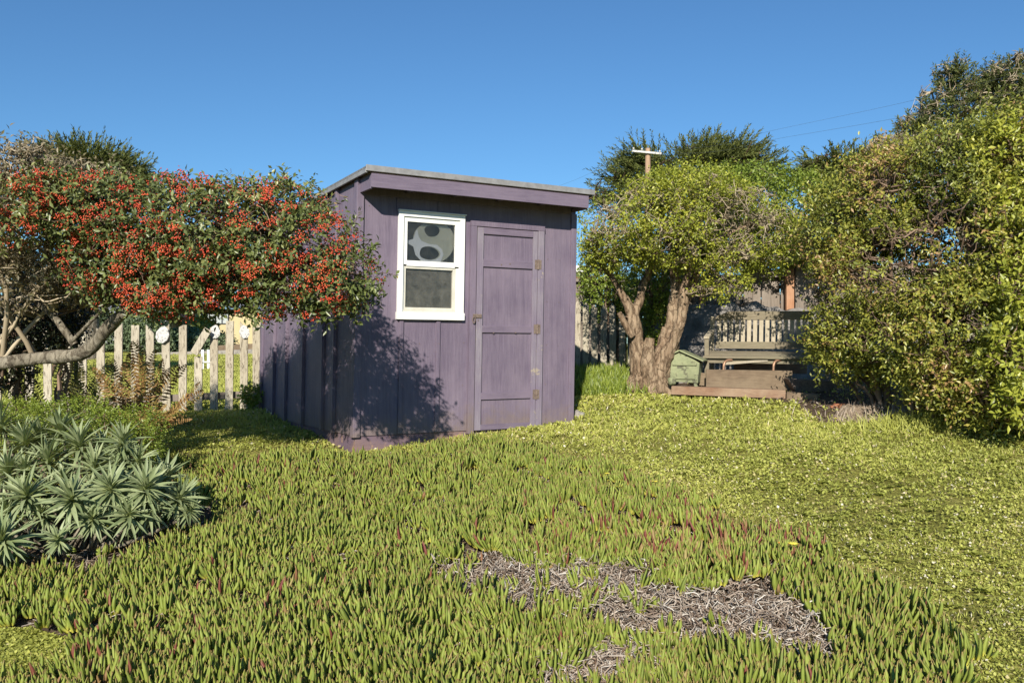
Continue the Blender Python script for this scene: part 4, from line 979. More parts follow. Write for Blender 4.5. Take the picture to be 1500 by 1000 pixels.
bush('shrub', 'lime green fresh-leaved shrub growing through the right edge of the hedge', 'shrub',
     [(1480, 230, 8.1, 50, 45, .4), (1500, 330, 7.7, 45, 60, .3), (1505, 430, 7.5, 40, 60, .3), (1490, 520, 7.4, 40, 45, .25), (1500, 590, 7.3, 30, 30, .2), (1560, 300, 7.7, 60, 120, .4)], 1900, 7, .15, .06, .026, M['hedgelime'], 32, base=(5.4, 9.2), stems=6, tw=300, shell=.4, up=.6, rand=.8)

# ------------------------------------------------------------------ berry tree
def berrytree():
    r = np.random.default_rng(5)
    o0 = P(105, 540, 7.3); o0[2] = float(G(o0[0], 7.3))
    t = empty('berry_tree', o0, 'spreading tree loaded with red berries leaning over the picket fence', 'tree')
    q = lambda u, v, Y: P(u, v, Y)
    sp = [([q(-60, 545, 7.2), q(0, 532, 7.2), q(50, 525, 7.25), q(105, 521, 7.25), q(135, 508, 7.2), q(160, 478, 7.1), q(185, 455, 7.0), q(215, 430, 6.9), q(270, 400, 6.9)], [.066, .054, .050, .054, .053, .047, .042, .034, .022]),
          ([q(260, 476, 7.0), q(250, 455, 6.95), q(235, 440, 6.9), q(250, 415, 6.9)], [.045, .05, .042, .03]),
          ([q(215, 430, 6.9), q(300, 420, 6.8), q(380, 400, 6.7), q(450, 390, 6.6), q(510, 400, 6.5)], [.035, .03, .024, .016, .006]),
          ([q(200, 440, 6.9), q(180, 390, 7.0), q(150, 340, 7.1), q(110, 300, 7.3)], [.035, .028, .02, .01]),
          ([q(270, 400, 6.9), q(330, 360, 6.8), q(400, 330, 6.7), q(450, 310, 6.6)], [.028, .02, .014, .008]),
          ([q(110, 505, 7.35), q(75, 460, 7.4), q(35, 430, 7.5), q(0, 415, 7.6), q(-40, 380, 7.7)], [.030, .028, .024, .022, .012]),
          ([q(105, 500, 7.2), q(150, 455, 7.0), q(200, 420, 6.9)], [.014, .010, .006])]
    # the hanging stub that reaches the ground far left keeps the trunk rooted
    sp.append(([q(-60, 545, 7.2), q(-90, 590, 7.2), q(-110, 680, 7.2)], [.075, .09, .13]))
    a, S = limbs(sp, r, 'trunk', M['smoothbark'], t, n=80, k=24, gn=.15, fr=8., lump=1.8)
    a.make('trunk', M['smoothbark'], t, smooth=True, origin=o0)
    bl = [(105, 300, 7.2, 55, 40, .5), (170, 315, 7.0, 78, 52, .65), (225, 382, 8.1, 60, 42, .6), (290, 385, 8.1, 60, 45, .6), (350, 375, 7.8, 55, 45, .6), (232, 446, 6.9, 26, 16, .25), (300, 448, 6.8, 22, 12, .25), (385, 445, 6.7, 30, 14, .25), (455, 444, 6.5, 26, 14, .2), (512, 434, 6.5, 22, 16, .2), (30, 305, 6.5, 50, 28, .3), (80, 284, 6.6, 46, 22, .3), (20, 335, 6.5, 40, 14, .2), (250, 335, 6.9, 85, 68, .7), (330, 345, 6.8, 85, 70, .7), (405, 345, 6.7, 72, 70, .6), (458, 368, 6.6, 56, 58, .5), (512, 402, 6.5, 38, 38, .35), (170, 385, 7.0, 60, 45, .55), (250, 410, 6.85, 70, 45, .6), (345, 400, 6.75, 75, 40, .55), (430, 415, 6.6, 65, 38, .5), (490, 430, 6.5, 48, 28, .35), (425, 298, 6.7, 38, 24, .35), (300, 425, 6.8, 60, 20, .4), (190, 428, 7.0, 45, 20, .4)]
    p, d, ls = crown(r, 'foliage', t, bl, 10500, 7, .13, .048, .022, M['berryleaf'], thr=-.12, shell=.42, origin=o0, ns=2.4, seed=2., rand=.6, up=.35, cl=.4, face=.7)
    # long sprigs standing out of the outline
    A = np.array([q(340, 290, 6.8), q(365, 300, 6.8), q(330, 290, 6.8), q(470, 300, 6.6), q(480, 290, 6.6), q(500, 320, 6.5), q(500, 350, 6.5), q(530, 400, 6.5), q(525, 420, 6.5), q(525, 440, 6.45), q(505, 445, 6.45), q(440, 285, 6.7), q(280, 285, 6.9), q(210, 285, 7.0)])
    Bq = np.array([q(338, 247, 6.8), q(367, 262, 6.8), q(312, 275, 6.8), q(510, 290, 6.5), q(455, 270, 6.6), q(530, 345, 6.4), q(527, 310, 6.4), q(582, 404, 6.4), q(560, 425, 6.4), q(540, 462, 6.4), q(525, 473, 6.4), q(400, 272, 6.7), q(262, 268, 6.9), q(228, 262, 7.0)])
    b = Acc(); b.add(twig(r, A, Bq, .004, .0015, M=8, wob=.12, k=4))
    lf = Acc()
    for i in range(len(A)):
        m = 4 if i in (0, 1, 2) else 12
        s = r.random((m, 1)) * .75 + .25; B_ = A[i] * (1 - s) + Bq[i] * s + r.normal(size=(m, 3)) * .012
        lf.add(leaves(B_, unit(Bq[i] - A[i]) + r.normal(size=(m, 3)) * .6, r.normal(size=(m, 3)) * .5 + [0, -.3, 1], .045, .018, r.random(m)))
    lf.make('sprig_leaves', M['berryleaf'], t, origin=o0)
    Sp = S[S[:, 2] > P(0, 470, 7)[2]]
    T1, _ = sample(r, bl, 650, .6); A1 = nearest(Sp, T1, r, .3, .5); b.add(twig(r, A1, T1, .009, .004, M=6, wob=.1, k=4))
    T2, _ = sample(r, bl, 2600, .5); A2 = nearest(np.vstack([T1, (T1 + A1) / 2]), T2, r); b.add(twig(r, A2, T2, .004, .002, M=5, wob=.15))
    b.make('branches', M['twigdark'], t, origin=o0)
    # berries in clusters
    pc, oc = sample(r, bl, 2500, .14); k = (nz(pc, 3.4, 31) > -.36 + .3 * (r.random(len(pc)) - .5)); kk = r.random(len(pc)) < .95; pc = pc[k & kk]; oc = oc[k & kk]
    nb = 20; n = len(pc)
    pos = pc[:, None] + (oc * .05)[:, None] + r.normal(size=(n, nb, 3)) * np.array([.024, .024, .016])
    pos = pos.reshape(-1, 3); rad = .0054 * (.75 + .5 * r.random(len(pos)))
    t_ = (1 + 5 ** .5) / 2
    iv = unit(np.array([(-1, t_, 0), (1, t_, 0), (-1, -t_, 0), (1, -t_, 0), (0, -1, t_), (0, 1, t_), (0, -1, -t_), (0, 1, -t_), (t_, 0, -1), (t_, 0, 1), (-t_, 0, -1), (-t_, 0, 1)], float))
    fi = np.array([(0,11,5),(0,5,1),(0,1,7),(0,7,10),(0,10,11),(1,5,9),(5,11,4),(11,10,2),(10,7,6),(7,1,8),(3,9,4),(3,4,2),(3,2,6),(3,6,8),(3,8,9),(4,9,5),(2,4,11),(6,2,10),(8,6,7),(9,8,1)])
    V = pos[:, None] + iv[None] * rad[:, None, None]; F_ = (np.arange(len(pos))[:, None, None] * 12 + fi[None]).reshape(-1, 3)
    cr = np.repeat(np.clip(.6 * r.random(n) + .4 * (nz(pc, 1.4, 3) * .5 + .5), 0, 1), nb) * .7 + .3 * r.random(len(pos))
    o = mesh('berries', V.reshape(-1, 3) - o0, F_, M['berry'], t, np.repeat(cr, 12), np.zeros(len(pos) * 12), True)
    o['label'] = 'clusters of red berries'; o['kind'] = 'stuff'
berrytree()
# bare twiggy shrub at the far left, dark shrub below it
bush('bare_shrub', 'tangled grey-brown bare twiggy shrub at the left edge behind the berries', 'shrub',
     [(25, 245, 6.7, 60, 36, .35), (95, 258, 6.9, 56, 28, .3), (150, 258, 7.2, 45, 16, .3), (20, 340, 6.9, 70, 62, .4), (85, 390, 7.2, 78, 50, .4), (-40, 300, 7.0, 50, 80, .5), (20, 425, 7.3, 75, 38, .4), (130, 425, 7.4, 45, 26, .3), (50, 225, 6.9, 36, 16, .2)], 1900, 5, .12, .042, .018, M['dullleaf'], 41, base=(-4.1, 7.3), g0=[(-40, 540, 7.25), (0, 530, 7.25), (50, 522, 7.3), (35, 432, 7.5), (75, 458, 7.4)], stems=12, tw=7500, hubs=1300, twmat='twig', tr0=.006, shell=.6, up=.4)
bush('dark_shrub', 'dark small-leaved shrub in shade above the thick grey limb', 'shrub',
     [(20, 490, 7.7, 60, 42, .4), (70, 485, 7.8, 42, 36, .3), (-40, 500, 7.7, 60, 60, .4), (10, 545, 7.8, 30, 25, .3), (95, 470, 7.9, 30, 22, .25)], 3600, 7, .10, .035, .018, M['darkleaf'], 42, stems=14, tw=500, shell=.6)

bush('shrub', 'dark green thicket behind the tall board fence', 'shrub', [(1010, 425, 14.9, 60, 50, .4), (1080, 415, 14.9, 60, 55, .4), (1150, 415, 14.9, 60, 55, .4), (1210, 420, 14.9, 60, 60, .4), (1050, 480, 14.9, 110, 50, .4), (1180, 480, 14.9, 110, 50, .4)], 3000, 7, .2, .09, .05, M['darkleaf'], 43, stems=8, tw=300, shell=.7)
# ------------------------------------------------------------------ echium, fern, small shrub
def echium():
    r = np.random.default_rng(9); o0 = P(110, 822, 5.75); o0[2] = float(G(o0[0], 5.75))
    t = empty('silver_shrub', o0, 'silvery green shrub of pointed leaf rosettes in the left foreground', 'shrub')
    ro = [(89, 628, 6.1, 1), (35, 645, 6.0, 1), (116, 650, 5.9, 1), (70, 672, 5.8, 1), (11, 688, 5.7, 1), (38, 725, 5.5, 1), (105, 730, 5.45, 1), (162, 715, 5.5, 1), (213, 714, 5.55, 1), (4, 790, 5.2, .95), (84, 788, 5.3, .6), (262, 728, 5.7, .9), (138, 684, 5.8, .9), (178, 672, 5.9, .9), (190, 752, 5.5, .85), (240, 700, 5.8, .95), (-30, 660, 5.9, 1), (-45, 730, 5.5, 1), (280, 745, 5.7, .6), (60, 640, 6.2, .9), (0, 620, 6.2, .9), (150, 655, 6.1, .8), (-50, 800, 5.2, 1), (220, 745, 5.6, .8), (135, 758, 5.45, .8), (10, 745, 5.5, .8), (60, 750, 5.5, .7)]
    a = Acc(); st = Acc(); c0 = np.array([o0[0], o0[1], o0[2] + .25])
    ro += [(r.uniform(-20, 235), r.uniform(635, 765), 5.7, r.uniform(.55, .8)) for _ in range(18)]
    for (u, v, Y, s) in ro:
        c = P(u, v, Y); n = int(66 * s + 8)
        ax = unit((c - c0) * np.array([.8, .9, .35]) + np.array([0, -.25, .75]))
        e1 = unit(np.cross(ax, [0.3, 1, .1])); e2 = np.cross(ax, e1)
        k = np.arange(n); f = k / n; ph = k * 2.39996 + r.random() * 6
        el = .15 + 1.55 * f ** .75 + r.normal(size=n) * .12       # angle from axis: inner upright, outer lying back
        D = ax * np.cos(el)[:, None] + (e1 * np.cos(ph)[:, None] + e2 * np.sin(ph)[:, None]) * np.sin(el)[:, None]
        L = s * (.085 + .085 * np.sin(PI * np.clip(f + .12, 0, 1)) ** .6) * (.7 + .5 * r.random(n))
        Nn = ax + r.normal(size=(n, 3)) * .15
        B_ = c - ax * (f * .07)[:, None]
        a.add(blades(B_, D, Nn, L * 1.22, L * .125 + .004, np.clip(.25 + .5 * r.random(n) + (1 - f) * .2, 0, 1), seg=7, prof=np.array([.35, .62, .88, 1.0, .95, .74, .42, .03]), droop=.08 + .60 * f ** 1.4 + .15 * r.random(n), fold=.22))
        b0 = c0 + np.array([r.normal() * .08, r.normal() * .08, -.28]); C = np.array([b0, b0 * .5 + c * .5 - [0, 0, .06], c - ax * .08])
        st.add(tubes(smoothpath(C, 9)[None], np.linspace(.018, .008, 9)[None], 7, r))
    a.make('leaves', M['echium'], t, origin=o0); st.make('stems', M['smoothbark'], t, smooth=True, origin=o0)
    # single small seedling at the edge of the ice plant
    x, y = gp(424, 680, .05); z = float(G(x, y)); n = 12; ph = np.arange(n) * 2.4; el = .9 + .4 * np.arange(n) / n
    D = np.stack([np.sin(el) * np.cos(ph), np.sin(el) * np.sin(ph), np.cos(el)], 1); a = Acc()
    a.add(blades(np.tile([0, 0, .07], (n, 1)), D, np.tile([0, 0, 1.], (n, 1)), .11, .022, r.random(n), seg=5, droop=.15))
    a.add(twig(r, np.array([[0, 0, -.01]]), np.array([[0, 0, .075]]), .005, .004, M=3, k=5))
    o = a.make('seedling', M['echium']); o.location = (x, y, z); tag(o, 'single star-shaped seedling standing at the shade edge before the shed', 'seedling')
echium()
def fern():
    r = np.random.default_rng(13)
    def frondset(name, label, specs, mat, cat='fern'):
        o0 = specs[0][0].copy(); o0[2] = float(G(o0[0], o0[1])); t = empty(name, o0, label, cat); a = Acc()
        for (b0, tipp, wid) in specs:
            M_ = 30; mid = (b0 + tipp) / 2 + np.array([r.normal() * .03, r.normal() * .03, .08]); C = smoothpath([b0, mid, tipp], M_)
            a.add(tubes(C[None], np.linspace(.004, .0012, M_)[None], 4, r, np.array([r.random()])))
            T = unit(np.gradient(C, axis=0)); S = unit(np.cross(T, [r.normal() * .5, -1, .5 + r.normal() * .3])); s = np.linspace(0, 1, M_)
            w = wid * np.sin(PI * np.clip(s * .86 + .12, 0, 1)) ** .7
            for sg in (-1, 1):
                D = S * sg + T * .45 + r.normal(size=(M_, 3)) * .10
                a.add(leaves(C, D, np.cross(T, S) + r.normal(size=(M_, 3)) * .2, w, .010 + wid * .10, np.clip(.5 * r.random(M_) + .5 * r.random(), 0, 1), .1))
        a.make('fronds', mat, t, origin=o0)
    def rnd_specs(u0, v0, Y, n, du, top, wid):
        out = []
        for i in range(n):
            an = r.random(); b0 = P(u0 + r.normal() * 10, v0 + r.normal() * 4, Y + r.normal() * .05); b0[2] = float(G(b0[0], b0[1])) + .02
            tp = P(u0 + (an - .5) * 2 * du, top + 55 * abs(an - .5) ** 1.2 * 2 + r.random() * 28, Y + r.normal() * .22); out.append((b0, tp, wid * (.7 + .5 * r.random())))
        return out
    frondset('fern', 'rusty brown sword fern standing before the picket fence', rnd_specs(195, 622, 8.2, 26, 105, 500, .085), M['fern'])
    frondset('fern', 'green and bronze sword fern left of the rusty one', rnd_specs(105, 615, 8.2, 24, 115, 512, .08), M['ferng'])
    sp = []
    for i in range(16):
        b0 = P(195 + r.normal() * 8, 625, 8.2); b0[2] = float(G(b0[0], b0[1])) + .06; sp.append((b0, P(255 + r.normal() * 14, 590 + r.random() * 36, 8.1 + r.normal() * .2), .045))
    frondset('fern', 'low orange-brown fern fronds lying over the grass by the fence', sp, M['fern'])
fern()
bush('ground_shrub', 'small-leaved bright green ground shrub behind the silvery shrub', 'shrub',
     [(60, 630, 6.9, 75, 30, .3), (140, 640, 6.9, 60, 38, .3), (195, 655, 6.9, 40, 32, .25), (110, 610, 7.2, 60, 24, .3), (20, 612, 7.3, 40, 25, .3), (200, 625, 7.3, 40, 25, .25)], 4200, 7, .07, .020, .013, M['vineleaf'], 44, stems=10, tw=300, shell=.5, up=.8, tr0=.003)

# ------------------------------------------------------------------ distant trees
def conifer(name, label, trunkpx, bl, n, seed, mat='cypress', Ls=.9, nl=16, L=.17, W=.07, up=.55, rand=.35, thr=-.1, ns=.5, dead=0, shell=.35, cat='tree', tight=1.3, spread=.55, twm='twigdark'):
    r = np.random.default_rng(seed); C, R = blobs3(bl)
    u, v, Y, rad = trunkpx; tp = P(u, v, Y); o0 = np.array([tp[0], Y, float(G(tp[0], Y))])
    t = empty(name, o0, label, cat)
    p, o = sample(r, bl, n, shell, thr, ns, seed)
    hubc = np.array([tp[0], Y, C[:, 2].min() - R[:, 2].max() * .4]); o = unit(.45 * unit(o * np.array([1, .8, .5])) + .9 * unit((p - hubc) * np.array([1, .9, .75])))
    p = p - o * Ls * .65
    d, info = shoots(r, p, o, nl, Ls, L, W, up=up, rand=rand, spread=spread, tight=tight, seed=seed, face=.5, cl=.5)
    a = Acc(); a.add(d); a.make('foliage', M[mat], t, origin=o0)
    top = C[np.argmax(C[:, 2])]
    sp = [([o0, o0 * .6 + tp * .4, tp], [rad, rad * .8, rad * .5])]
    for c, q in zip(C, R):
        s = .35 + .4 * r.random(); a0 = o0 * (1 - s) + tp * s
        sp.append(([a0, a0 * .5 + c * .5 + [0, 0, -.2], c], [rad * .35, rad * .2, rad * .06]))
    A, S = limbs(sp, r, 'trunk', M['smoothbark'], t, n=12, k=8, gn=.08, fr=1.)
    A.make('trunk', M['smoothbark'], t, smooth=True, origin=o0)
    b = Acc(); T1, _ = sample(r, bl, 260, .5); A1 = nearest(S, T1, r, .2, .5); b.add(twig(r, A1, T1, rad * .12, rad * .03, M=6, wob=.08, k=4))
    if dead:
        T2, _ = sample(r, bl, dead, .35); A2 = nearest(T1, T2, r); b.add(twig(r, A2, T2, 0.012, .005, M=5, wob=.2))
    b.make('branches', M[twm], t, origin=o0)
conifer('cypress_tree', 'wide flat-topped dark cypress behind the gnarled tree and utility pole', (1010, 300, 36, .45),
        [(1010, 245, 36, 60, 38, 3), (950, 255, 36, 55, 36, 3), (1070, 243, 36, 55, 36, 3), (905, 275, 36, 45, 26, 2.5), (1105, 245, 36, 30, 30, 2), (1030, 225, 36, 30, 18, 1.5), (1000, 290, 36, 110, 30, 3), (868, 288, 36, 24, 12, 1.2), (1135, 252, 36, 18, 20, 1.2), (1085, 222, 36, 24, 14, 1.2), (925, 232, 36, 24, 16, 1.2)], 4600, 51, Ls=1.0, nl=26, L=.17, W=.045, rand=.30, spread=.6, tight=1.3, up=-.02, thr=.2, ns=1.1)
conifer('cypress_tree', 'smaller flat cypress between the wide cypress and the tall pine', (1245, 290, 34, .35),
        [(1195, 240, 34, 26, 11, 1.8), (1235, 245, 34, 42, 20, 2), (1270, 240, 34, 35, 18, 2), (1220, 265, 34, 45, 20, 2), (1270, 270, 34, 40, 25, 2)], 2600, 52, up=.05, Ls=.9, nl=24, L=.17, W=.045, rand=.3, spread=.45, tight=1.5, thr=.0, ns=.8)
conifer('cypress_tree', 'bushy green cypress rising behind the berry tree', (130, 300, 24, .3),
        [(90, 245, 24, 45, 28, 1.6), (140, 243, 24, 50, 27, 1.8), (185, 258, 24, 32, 22, 1.4), (120, 280, 24, 90, 30, 1.8)], 3200, 53, Ls=.65, nl=24, L=.11, W=.032, up=.2, rand=.3, spread=.45, tight=1.5, thr=-.05)
conifer('pine_tree', 'tall ragged pine with grey dead twigs rising above the hedge', (1430, 200, 22, .35),
        [(1390, 105, 22, 24, 16, .8), (1365, 135, 22, 18, 14, .7), (1410, 135, 22, 30, 18, 1), (1455, 110, 22, 30, 18, 1), (1490, 90, 22, 26, 18, 1), (1480, 130, 22, 36, 22, 1.2), (1350, 165, 22, 18, 16, .8), (1400, 160, 22, 45, 22, 1.2), (1460, 160, 22, 40, 26, 1.2), (1330, 178, 22, 20, 14, .8), (1530, 120, 22, 40, 50, 1.5), (1350, 195, 22, 40, 22, 1), (1435, 200, 22, 70, 30, 1.4)], 3600, 54, mat='pine', Ls=.34, L=.10, W=.03, nl=16, up=.35, rand=.9, thr=.05, ns=1.3, dead=1100, shell=.6, spread=.8, tight=1.0, twm='twig')
conifer('dead_shrub', 'pale grey leafless thicket top between hedge and small cypress', (1300, 230, 20, .12),
        [(1300, 212, 20, 30, 16, .8), (1325, 225, 20, 25, 25, .8)], 60, 55, mat='dullleaf', dead=900, cat='shrub', twm='twig', Ls=.2, L=.05, W=.03)
bush('tree', 'dull green tree crown seen through twigs at the far left', 'tree', [(110, 430, 18, 45, 30, 1.2), (60, 410, 18, 50, 40, 1.2)], 900, 7, .3, .12, .06, M['darkleaf'], 57, stems=5, tw=200, shell=.4, tr0=.02)

# ------------------------------------------------------------------ utility pole and wires
def pole():
    Y = 30; b0 = P(949, 400, Y); g = float(G(b0[0], Y)); t = empty('utility_pole', (b0[0], Y, g), 'brown wooden utility pole with pale crossarm in front of the cypress', 'utility pole')
    top = P(949.5, 218, Y)[2] - g; C = np.array([[0, 0, -.3], [0, 0, top * .5], [0, 0, top]])
    a = Acc(); a.add(tubes(smoothpath(C, 8)[None], np.linspace(.13, .085, 8)[None], 12, rng)); 
    a.make('pole', woodmat('pole_wood', (.30, .19, .12), (.44, .30, .20), rough=.85), t, smooth=True)
    b = MB(); b.prism([(.085 * math.cos(x), .085 * math.sin(x), top - .0) for x in np.arange(12) * PI / 6], (0, 0, .02)); b.build('pole_cap', M['board'], t)
    cz = P(0, 225, Y)[2] - g
    b = MB(); b.beam((-.55, -.12, cz + .06), (.43, -.16, cz - .04), .06, .07); b.build('crossarm', M['shell'], t, .01)
    for x, z in ((-.5, cz + .115), (-.22, cz + .09), (.38, cz + .02)):
        b = MB(); b.prism([(x + .03 * math.cos(q), -.14 + .03 * math.sin(q), z) for q in np.arange(8) * PI / 4], (0, 0, .055)); b.build('insulator', M['shell'], t)
    wm = plain('grey_cable', (.12, .13, .15), rough=.6)
    def wire(pts, label):
        C = smoothpath(pts, 24); a = Acc(); a.add(tubes((C - C[0])[None], np.full((1, 24), .003), 4, rng)); o = a.make('power_line', wm); o.location = tuple(C[0]); tag(o, label, 'cable', 'overhead cables')
    i0 = P(968, 226, Y) + [0, -.15, .08]; i1 = P(926, 222, Y) + [0, -.14, .15]
    wire([i0, P(1050, 213, 27), P(1120, 194, 24), P(1330, 149, 19), P(1560, 90, 15)], 'upper thin cable running up right from the pole to the pine')
    wire([i0 - [.1, 0, .1], P(1050, 222, 27), P(1130, 205, 24), P(1320, 172, 19), P(1560, 120, 15)], 'lower thin cable running up right from the pole to the pine')
    wire([i1, P(885, 243, 32), P(820, 272, 36), P(700, 310, 44)], 'thin cable running down left from the pole behind the shed roof')
pole()

# ------------------------------------------------------------------ neighbour property
def neighbours():
    Y = 52; g = float(G(-16, Y)); tan = plain('tan_wall', (.52, .43, .24), (.46, .38, .21), rough=.85, scale=1.5); gm = plain('grey_roof', (.27, .27, .30), (.21, .21, .24), rough=.85, scale=2)
    x0 = P(120, 0, Y)[0]; x1 = P(455, 0, Y)[0]; t = empty('neighbour_house', ((x0 + x1) / 2, Y, g), 'low tan house with curtained windows beyond the picket fence', 'house'); bs = np.array(t.location)
    ze = P(0, 453, Y)[2] - g
    w0, w1 = P(276, 0, Y)[0] - bs[0], P(336, 0, Y)[0] - bs[0]; z0, z1 = P(0, 475, Y)[2] - g, P(0, 457.5, Y)[2] - g
    X0, X1 = x0 - bs[0], x1 - bs[0]
    b = MB(); b.box(X0, w0, 0, .2, -.3, ze); b.box(w1, X1, 0, .2, -.3, ze); b.box(w0, w1, 0, .2, -.3, z0); b.box(w0, w1, 0, .2, z1, ze); b.box(X0, X1, 7, 7.2, -.3, ze); b.box(X0, X0 + .2, .201, 6.999, -.3, ze); b.box(X1 - .2, X1, .201, 6.999, -.3, ze)
    b.build('wall', tan, t)
    e = bpy.data.objects.new('window', None); COL.objects.link(e); e.parent = t
    b = MB(); b.box(w0, w1, -.03, .02, z0, z0 + .06); b.box(w0, w1, -.03, .02, z1 - .06, z1)
    for q in (0, .36, .66, 1): xx = w0 + (w1 - w0 - .07) * q; b.box(xx, xx + .07, -.028, .018, z0 + .061, z1 - .061)
    b.build('frame', M['dark'], e)
    b = MB(); b.box(w0, w1, .05, .06, z0, z1)
    gd = plain('dark_window_glass', (.06, .07, .08), (.05, .05, .06), rough=.08, spec=.8, bump=0.); b.build('pane', gd, e)
    n = 60; V = []
    for i in range(n):
        x = w0 + .1 + (w1 - w0 - .2) * i / (n - 1)
        for z in (z0 + .05, z1 - .05): V.append((x, .038 + .008 * math.sin(i * 1.9), z))
    f = [(2*i, 2*i+2, 2*i+3, 2*i+1) for i in range(n - 1) if (i % 20) not in (0, 9, 10, 19)]
    mesh('curtain', np.array(V), np.array(f), plain('pale_curtain', (.45, .48, .46), (.32, .35, .34), scale=20), e)
    b = MB(); b.box(X0 - .4, X1 + .4, -.5, -.46, ze - .02, ze + .14); b.build('gutter', plain('blue_grey_gutter', (.10, .20, .26), rough=.5), t)
    rh = 1.25; b = MB(); b.prism([(X0 - .4, -.46, ze + .08), (X0 - .4, 3.6, ze + .08 + rh * .55), (X0 - .4, 7.7, ze + .08)], (X1 - X0 + .8, 0, 0)); b.build('roof', gm, t)
    # nearer outbuilding with pale grey roof and white fascia at the left
    Y = 42; g = float(G(-18, Y)); xa, xb = P(-40, 0, Y)[0], P(252, 0, Y)[0]
    t = empty('neighbour_garage', ((xa + xb) / 2, Y, g), 'low outbuilding with broad pale grey roof and white trim behind the hedges', 'garage'); bs = np.array(t.location); XA, XB = xa - bs[0], xb - bs[0]
    ze = P(0, 470, Y)[2] - g; zr = P(0, 437, Y + 4)[2] - g
    b = MB(); b.box(XA, XB, 0, 4, -.3, ze); b.build('wall', plain('pale_wall', (.55, .56, .56), rough=.8), t)
    b = MB(); b.prism([(XA - .3, -.4, ze + .05), (XA - .3, 2.4, zr), (XA - .3, 4.5, ze + .05)], (XB - XA + .6, 0, 0)); b.build('roof', plain('pale_grey_roof', (.33, .33, .36), (.27, .27, .30), rough=.8, scale=1.5), t)
    b = MB(); b.box(XA - .3, XB + .3, -.46, -.405, ze - .06, ze + .10); b.build('fascia', M['white'], t)
    for k in range(7):
        xx = XB - .6 - k * 1.0; b = MB(); b.box(xx - .35, xx + .35, -.03, -.002, ze - .75, ze - .12); b.build('window', gd, t)
    # timber edge of the raised neighbouring bed
    a = P(195, 523, 27); c = P(420, 515, 27); t0 = (a + c) / 2; b = MB(); b.beam(a - t0, c - t0, .25, .22); o = b.build('garden_edging', M['stone'], None, .01); o.location = tuple(t0); tag(o, 'grey edging of a raised bed across the neighbouring lawn', 'edging')
    a = P(318, 513, 28.2); c = P(430, 507, 28.2); t0 = (a + c) / 2; b = MB(); b.beam(a - t0, c - t0, .2, .30); o = b.build('garden_edging', M['timber'], None, .01); o.location = tuple(t0); tag(o, 'brown upper timber edging below the tan house wall', 'edging')
    # white H-shaped frame
    o0 = P(302, 533, 20); o0[2] = float(G(o0[0], 20)); tt = empty('white_stand', o0, 'small white two-legged stand on the neighbouring grass', 'stand')
    for u in (297, 305.5):
        x = P(u, 0, 20)[0] - o0[0]; b = MB(); b.box(x - .028, x + .028, -.02, .02, 0, P(0, 512, 20)[2] - o0[2]); b.build('leg', M['white'], tt, .003)
    b = MB(); zz = P(0, 531, 20)[2] - o0[2]; b.box(P(291, 0, 20)[0] - o0[0], P(309, 0, 20)[0] - o0[0], -.05, .15, zz, zz + .03); b.build('foot_board', M['white'], tt, .003)
    # small house glimpsed right of the shed
    Y = 30; c = P(852, 400, Y); g = float(G(c[0], Y)); t = empty('neighbour_cottage', (c[0], Y, g), 'pale blue-white house corner with brown roof glimpsed right of the shed', 'house')
    b = MB(); b.box(-.45, .25, 0, 3, -.2, P(0, 399, Y)[2] - g - .0); b.build('wall', plain('pale_blue_wall', (.55, .62, .66), rough=.8), t)
    zt = P(0, 402, Y - 2)[2] - g; b = MB(); b.prism([(-.6, -2.2, zt - .55), (-.6, -.02, zt + .1), (-.6, -.02, zt - .5)], (1.0, 0, 0)); b.build('porch_roof', plain('brown_shingle', (.24, .12, .08), (.15, .08, .06), rough=.9, scale=20), t)
    zt = P(0, 372, Y)[2] - g; b = MB(); b.box(-.55, .35, -.3, 3.2, P(0, 399, Y)[2] - g + .002, P(0, 390, Y)[2] - g); b.build('gutter', M['white'], t)
neighbours()
bush('hedge', 'grey-green clipped hedge across the neighbouring lawn behind the thick limb', 'hedge', [(150, 492, 30, 50, 26, 1), (225, 490, 30, 50, 27, 1), (100, 492, 30, 40, 26, 1), (260, 500, 30, 22, 18, .8), (60, 498, 30, 50, 22, 1)], 5200, 7, .28, .13, .05, M['farhedge'], 61, tw=0, shell=.3, up=.6)
bush('shrub', 'rounded darker green shrub left of the tan house window', 'shrub', [(292, 487, 32, 22, 20, .8), (280, 497, 32, 18, 15, .7)], 1500, 7, .2, .10, .05, M['vineleaf'], 62, tw=0, shell=.3, up=.6)
bush('shrub', 'low grey-green plant below the tan house window', 'shrub', [(300, 503, 30, 24, 9, .6), (325, 503, 30, 14, 9, .6)], 500, 7, .2, .12, .05, M['farhedge'], 63, tw=0, shell=.3, up=.6)
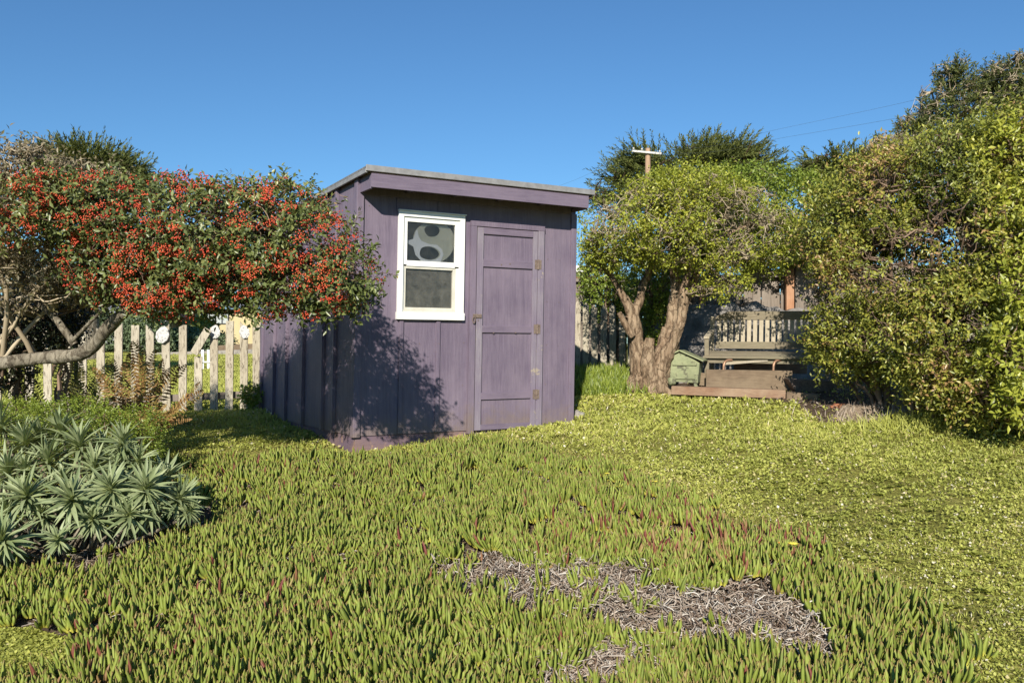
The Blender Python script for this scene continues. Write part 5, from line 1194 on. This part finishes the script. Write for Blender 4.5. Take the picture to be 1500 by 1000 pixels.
bush('hedge', 'yellow-green clipped hedge beneath the pale grey roof', 'hedge', [(120, 475, 33, 34, 11, .8), (165, 474, 33, 30, 9, .8)], 900, 7, .2, .11, .06, M['limeleaf'], 64, tw=0, shell=.3, up=.6)
bush('shrub', 'leafy green weed at the foot of the picket nearest the shed', 'weed', [(370, 583, 11.0, 14, 14, .12)], 130, 6, .10, .05, .03, M['vineleaf'], 65, tw=0, shell=.5, up=.8)

# ------------------------------------------------------------------ camera, sun, sky
cam = bpy.data.cameras.new('Camera'); co = bpy.data.objects.new('Camera', cam); COL.objects.link(co)
co.location = (0, 0, H); co.rotation_euler = (math.radians(90), 0, 0)
cam.sensor_width = 36; cam.lens = F0 / 1500 * 36; cam.shift_y = 10 / 1500; cam.clip_end = 3000; cam.clip_start = .05
sc.camera = co
EL = math.radians(26.5); AZ = math.radians(7.6)
dv = Vector((math.sin(AZ) * math.cos(EL), math.cos(AZ) * math.cos(EL), -math.sin(EL)))
sl = bpy.data.lights.new('sun', 'SUN'); sl.energy = 5.0; sl.angle = math.radians(.53); sl.color = (1, .93, .82)
so = bpy.data.objects.new('sun', sl); COL.objects.link(so); so.rotation_euler = dv.to_track_quat('-Z', 'Y').to_euler(); so.location = (-2, -10, 12)
w = bpy.data.worlds.new('World'); sc.world = w; w.use_nodes = True; nt = w.node_tree
sky = nt.nodes.new('ShaderNodeTexSky'); sky.sky_type = 'NISHITA'; sky.sun_disc = False; sky.sun_elevation = EL; sky.sun_rotation = math.radians(180) + AZ
sky.altitude = 0; sky.air_density = 1.0; sky.dust_density = 0.0; sky.ozone_density = 4.0
nt.links.new(mixc(nt, 1.0, sky.outputs[0], (.56, .82, .98), 'MULTIPLY'), nt.nodes['Background'].inputs[0]); nt.nodes['Background'].inputs[1].default_value = .085
sc.view_settings.view_transform = 'Standard'; sc.view_settings.look = 'None'; sc.view_settings.exposure = .50; sc.view_settings.gamma = 1
sc.render.engine = 'CYCLES'; sc.cycles.max_bounces = 6; sc.cycles.transparent_max_bounces = 8
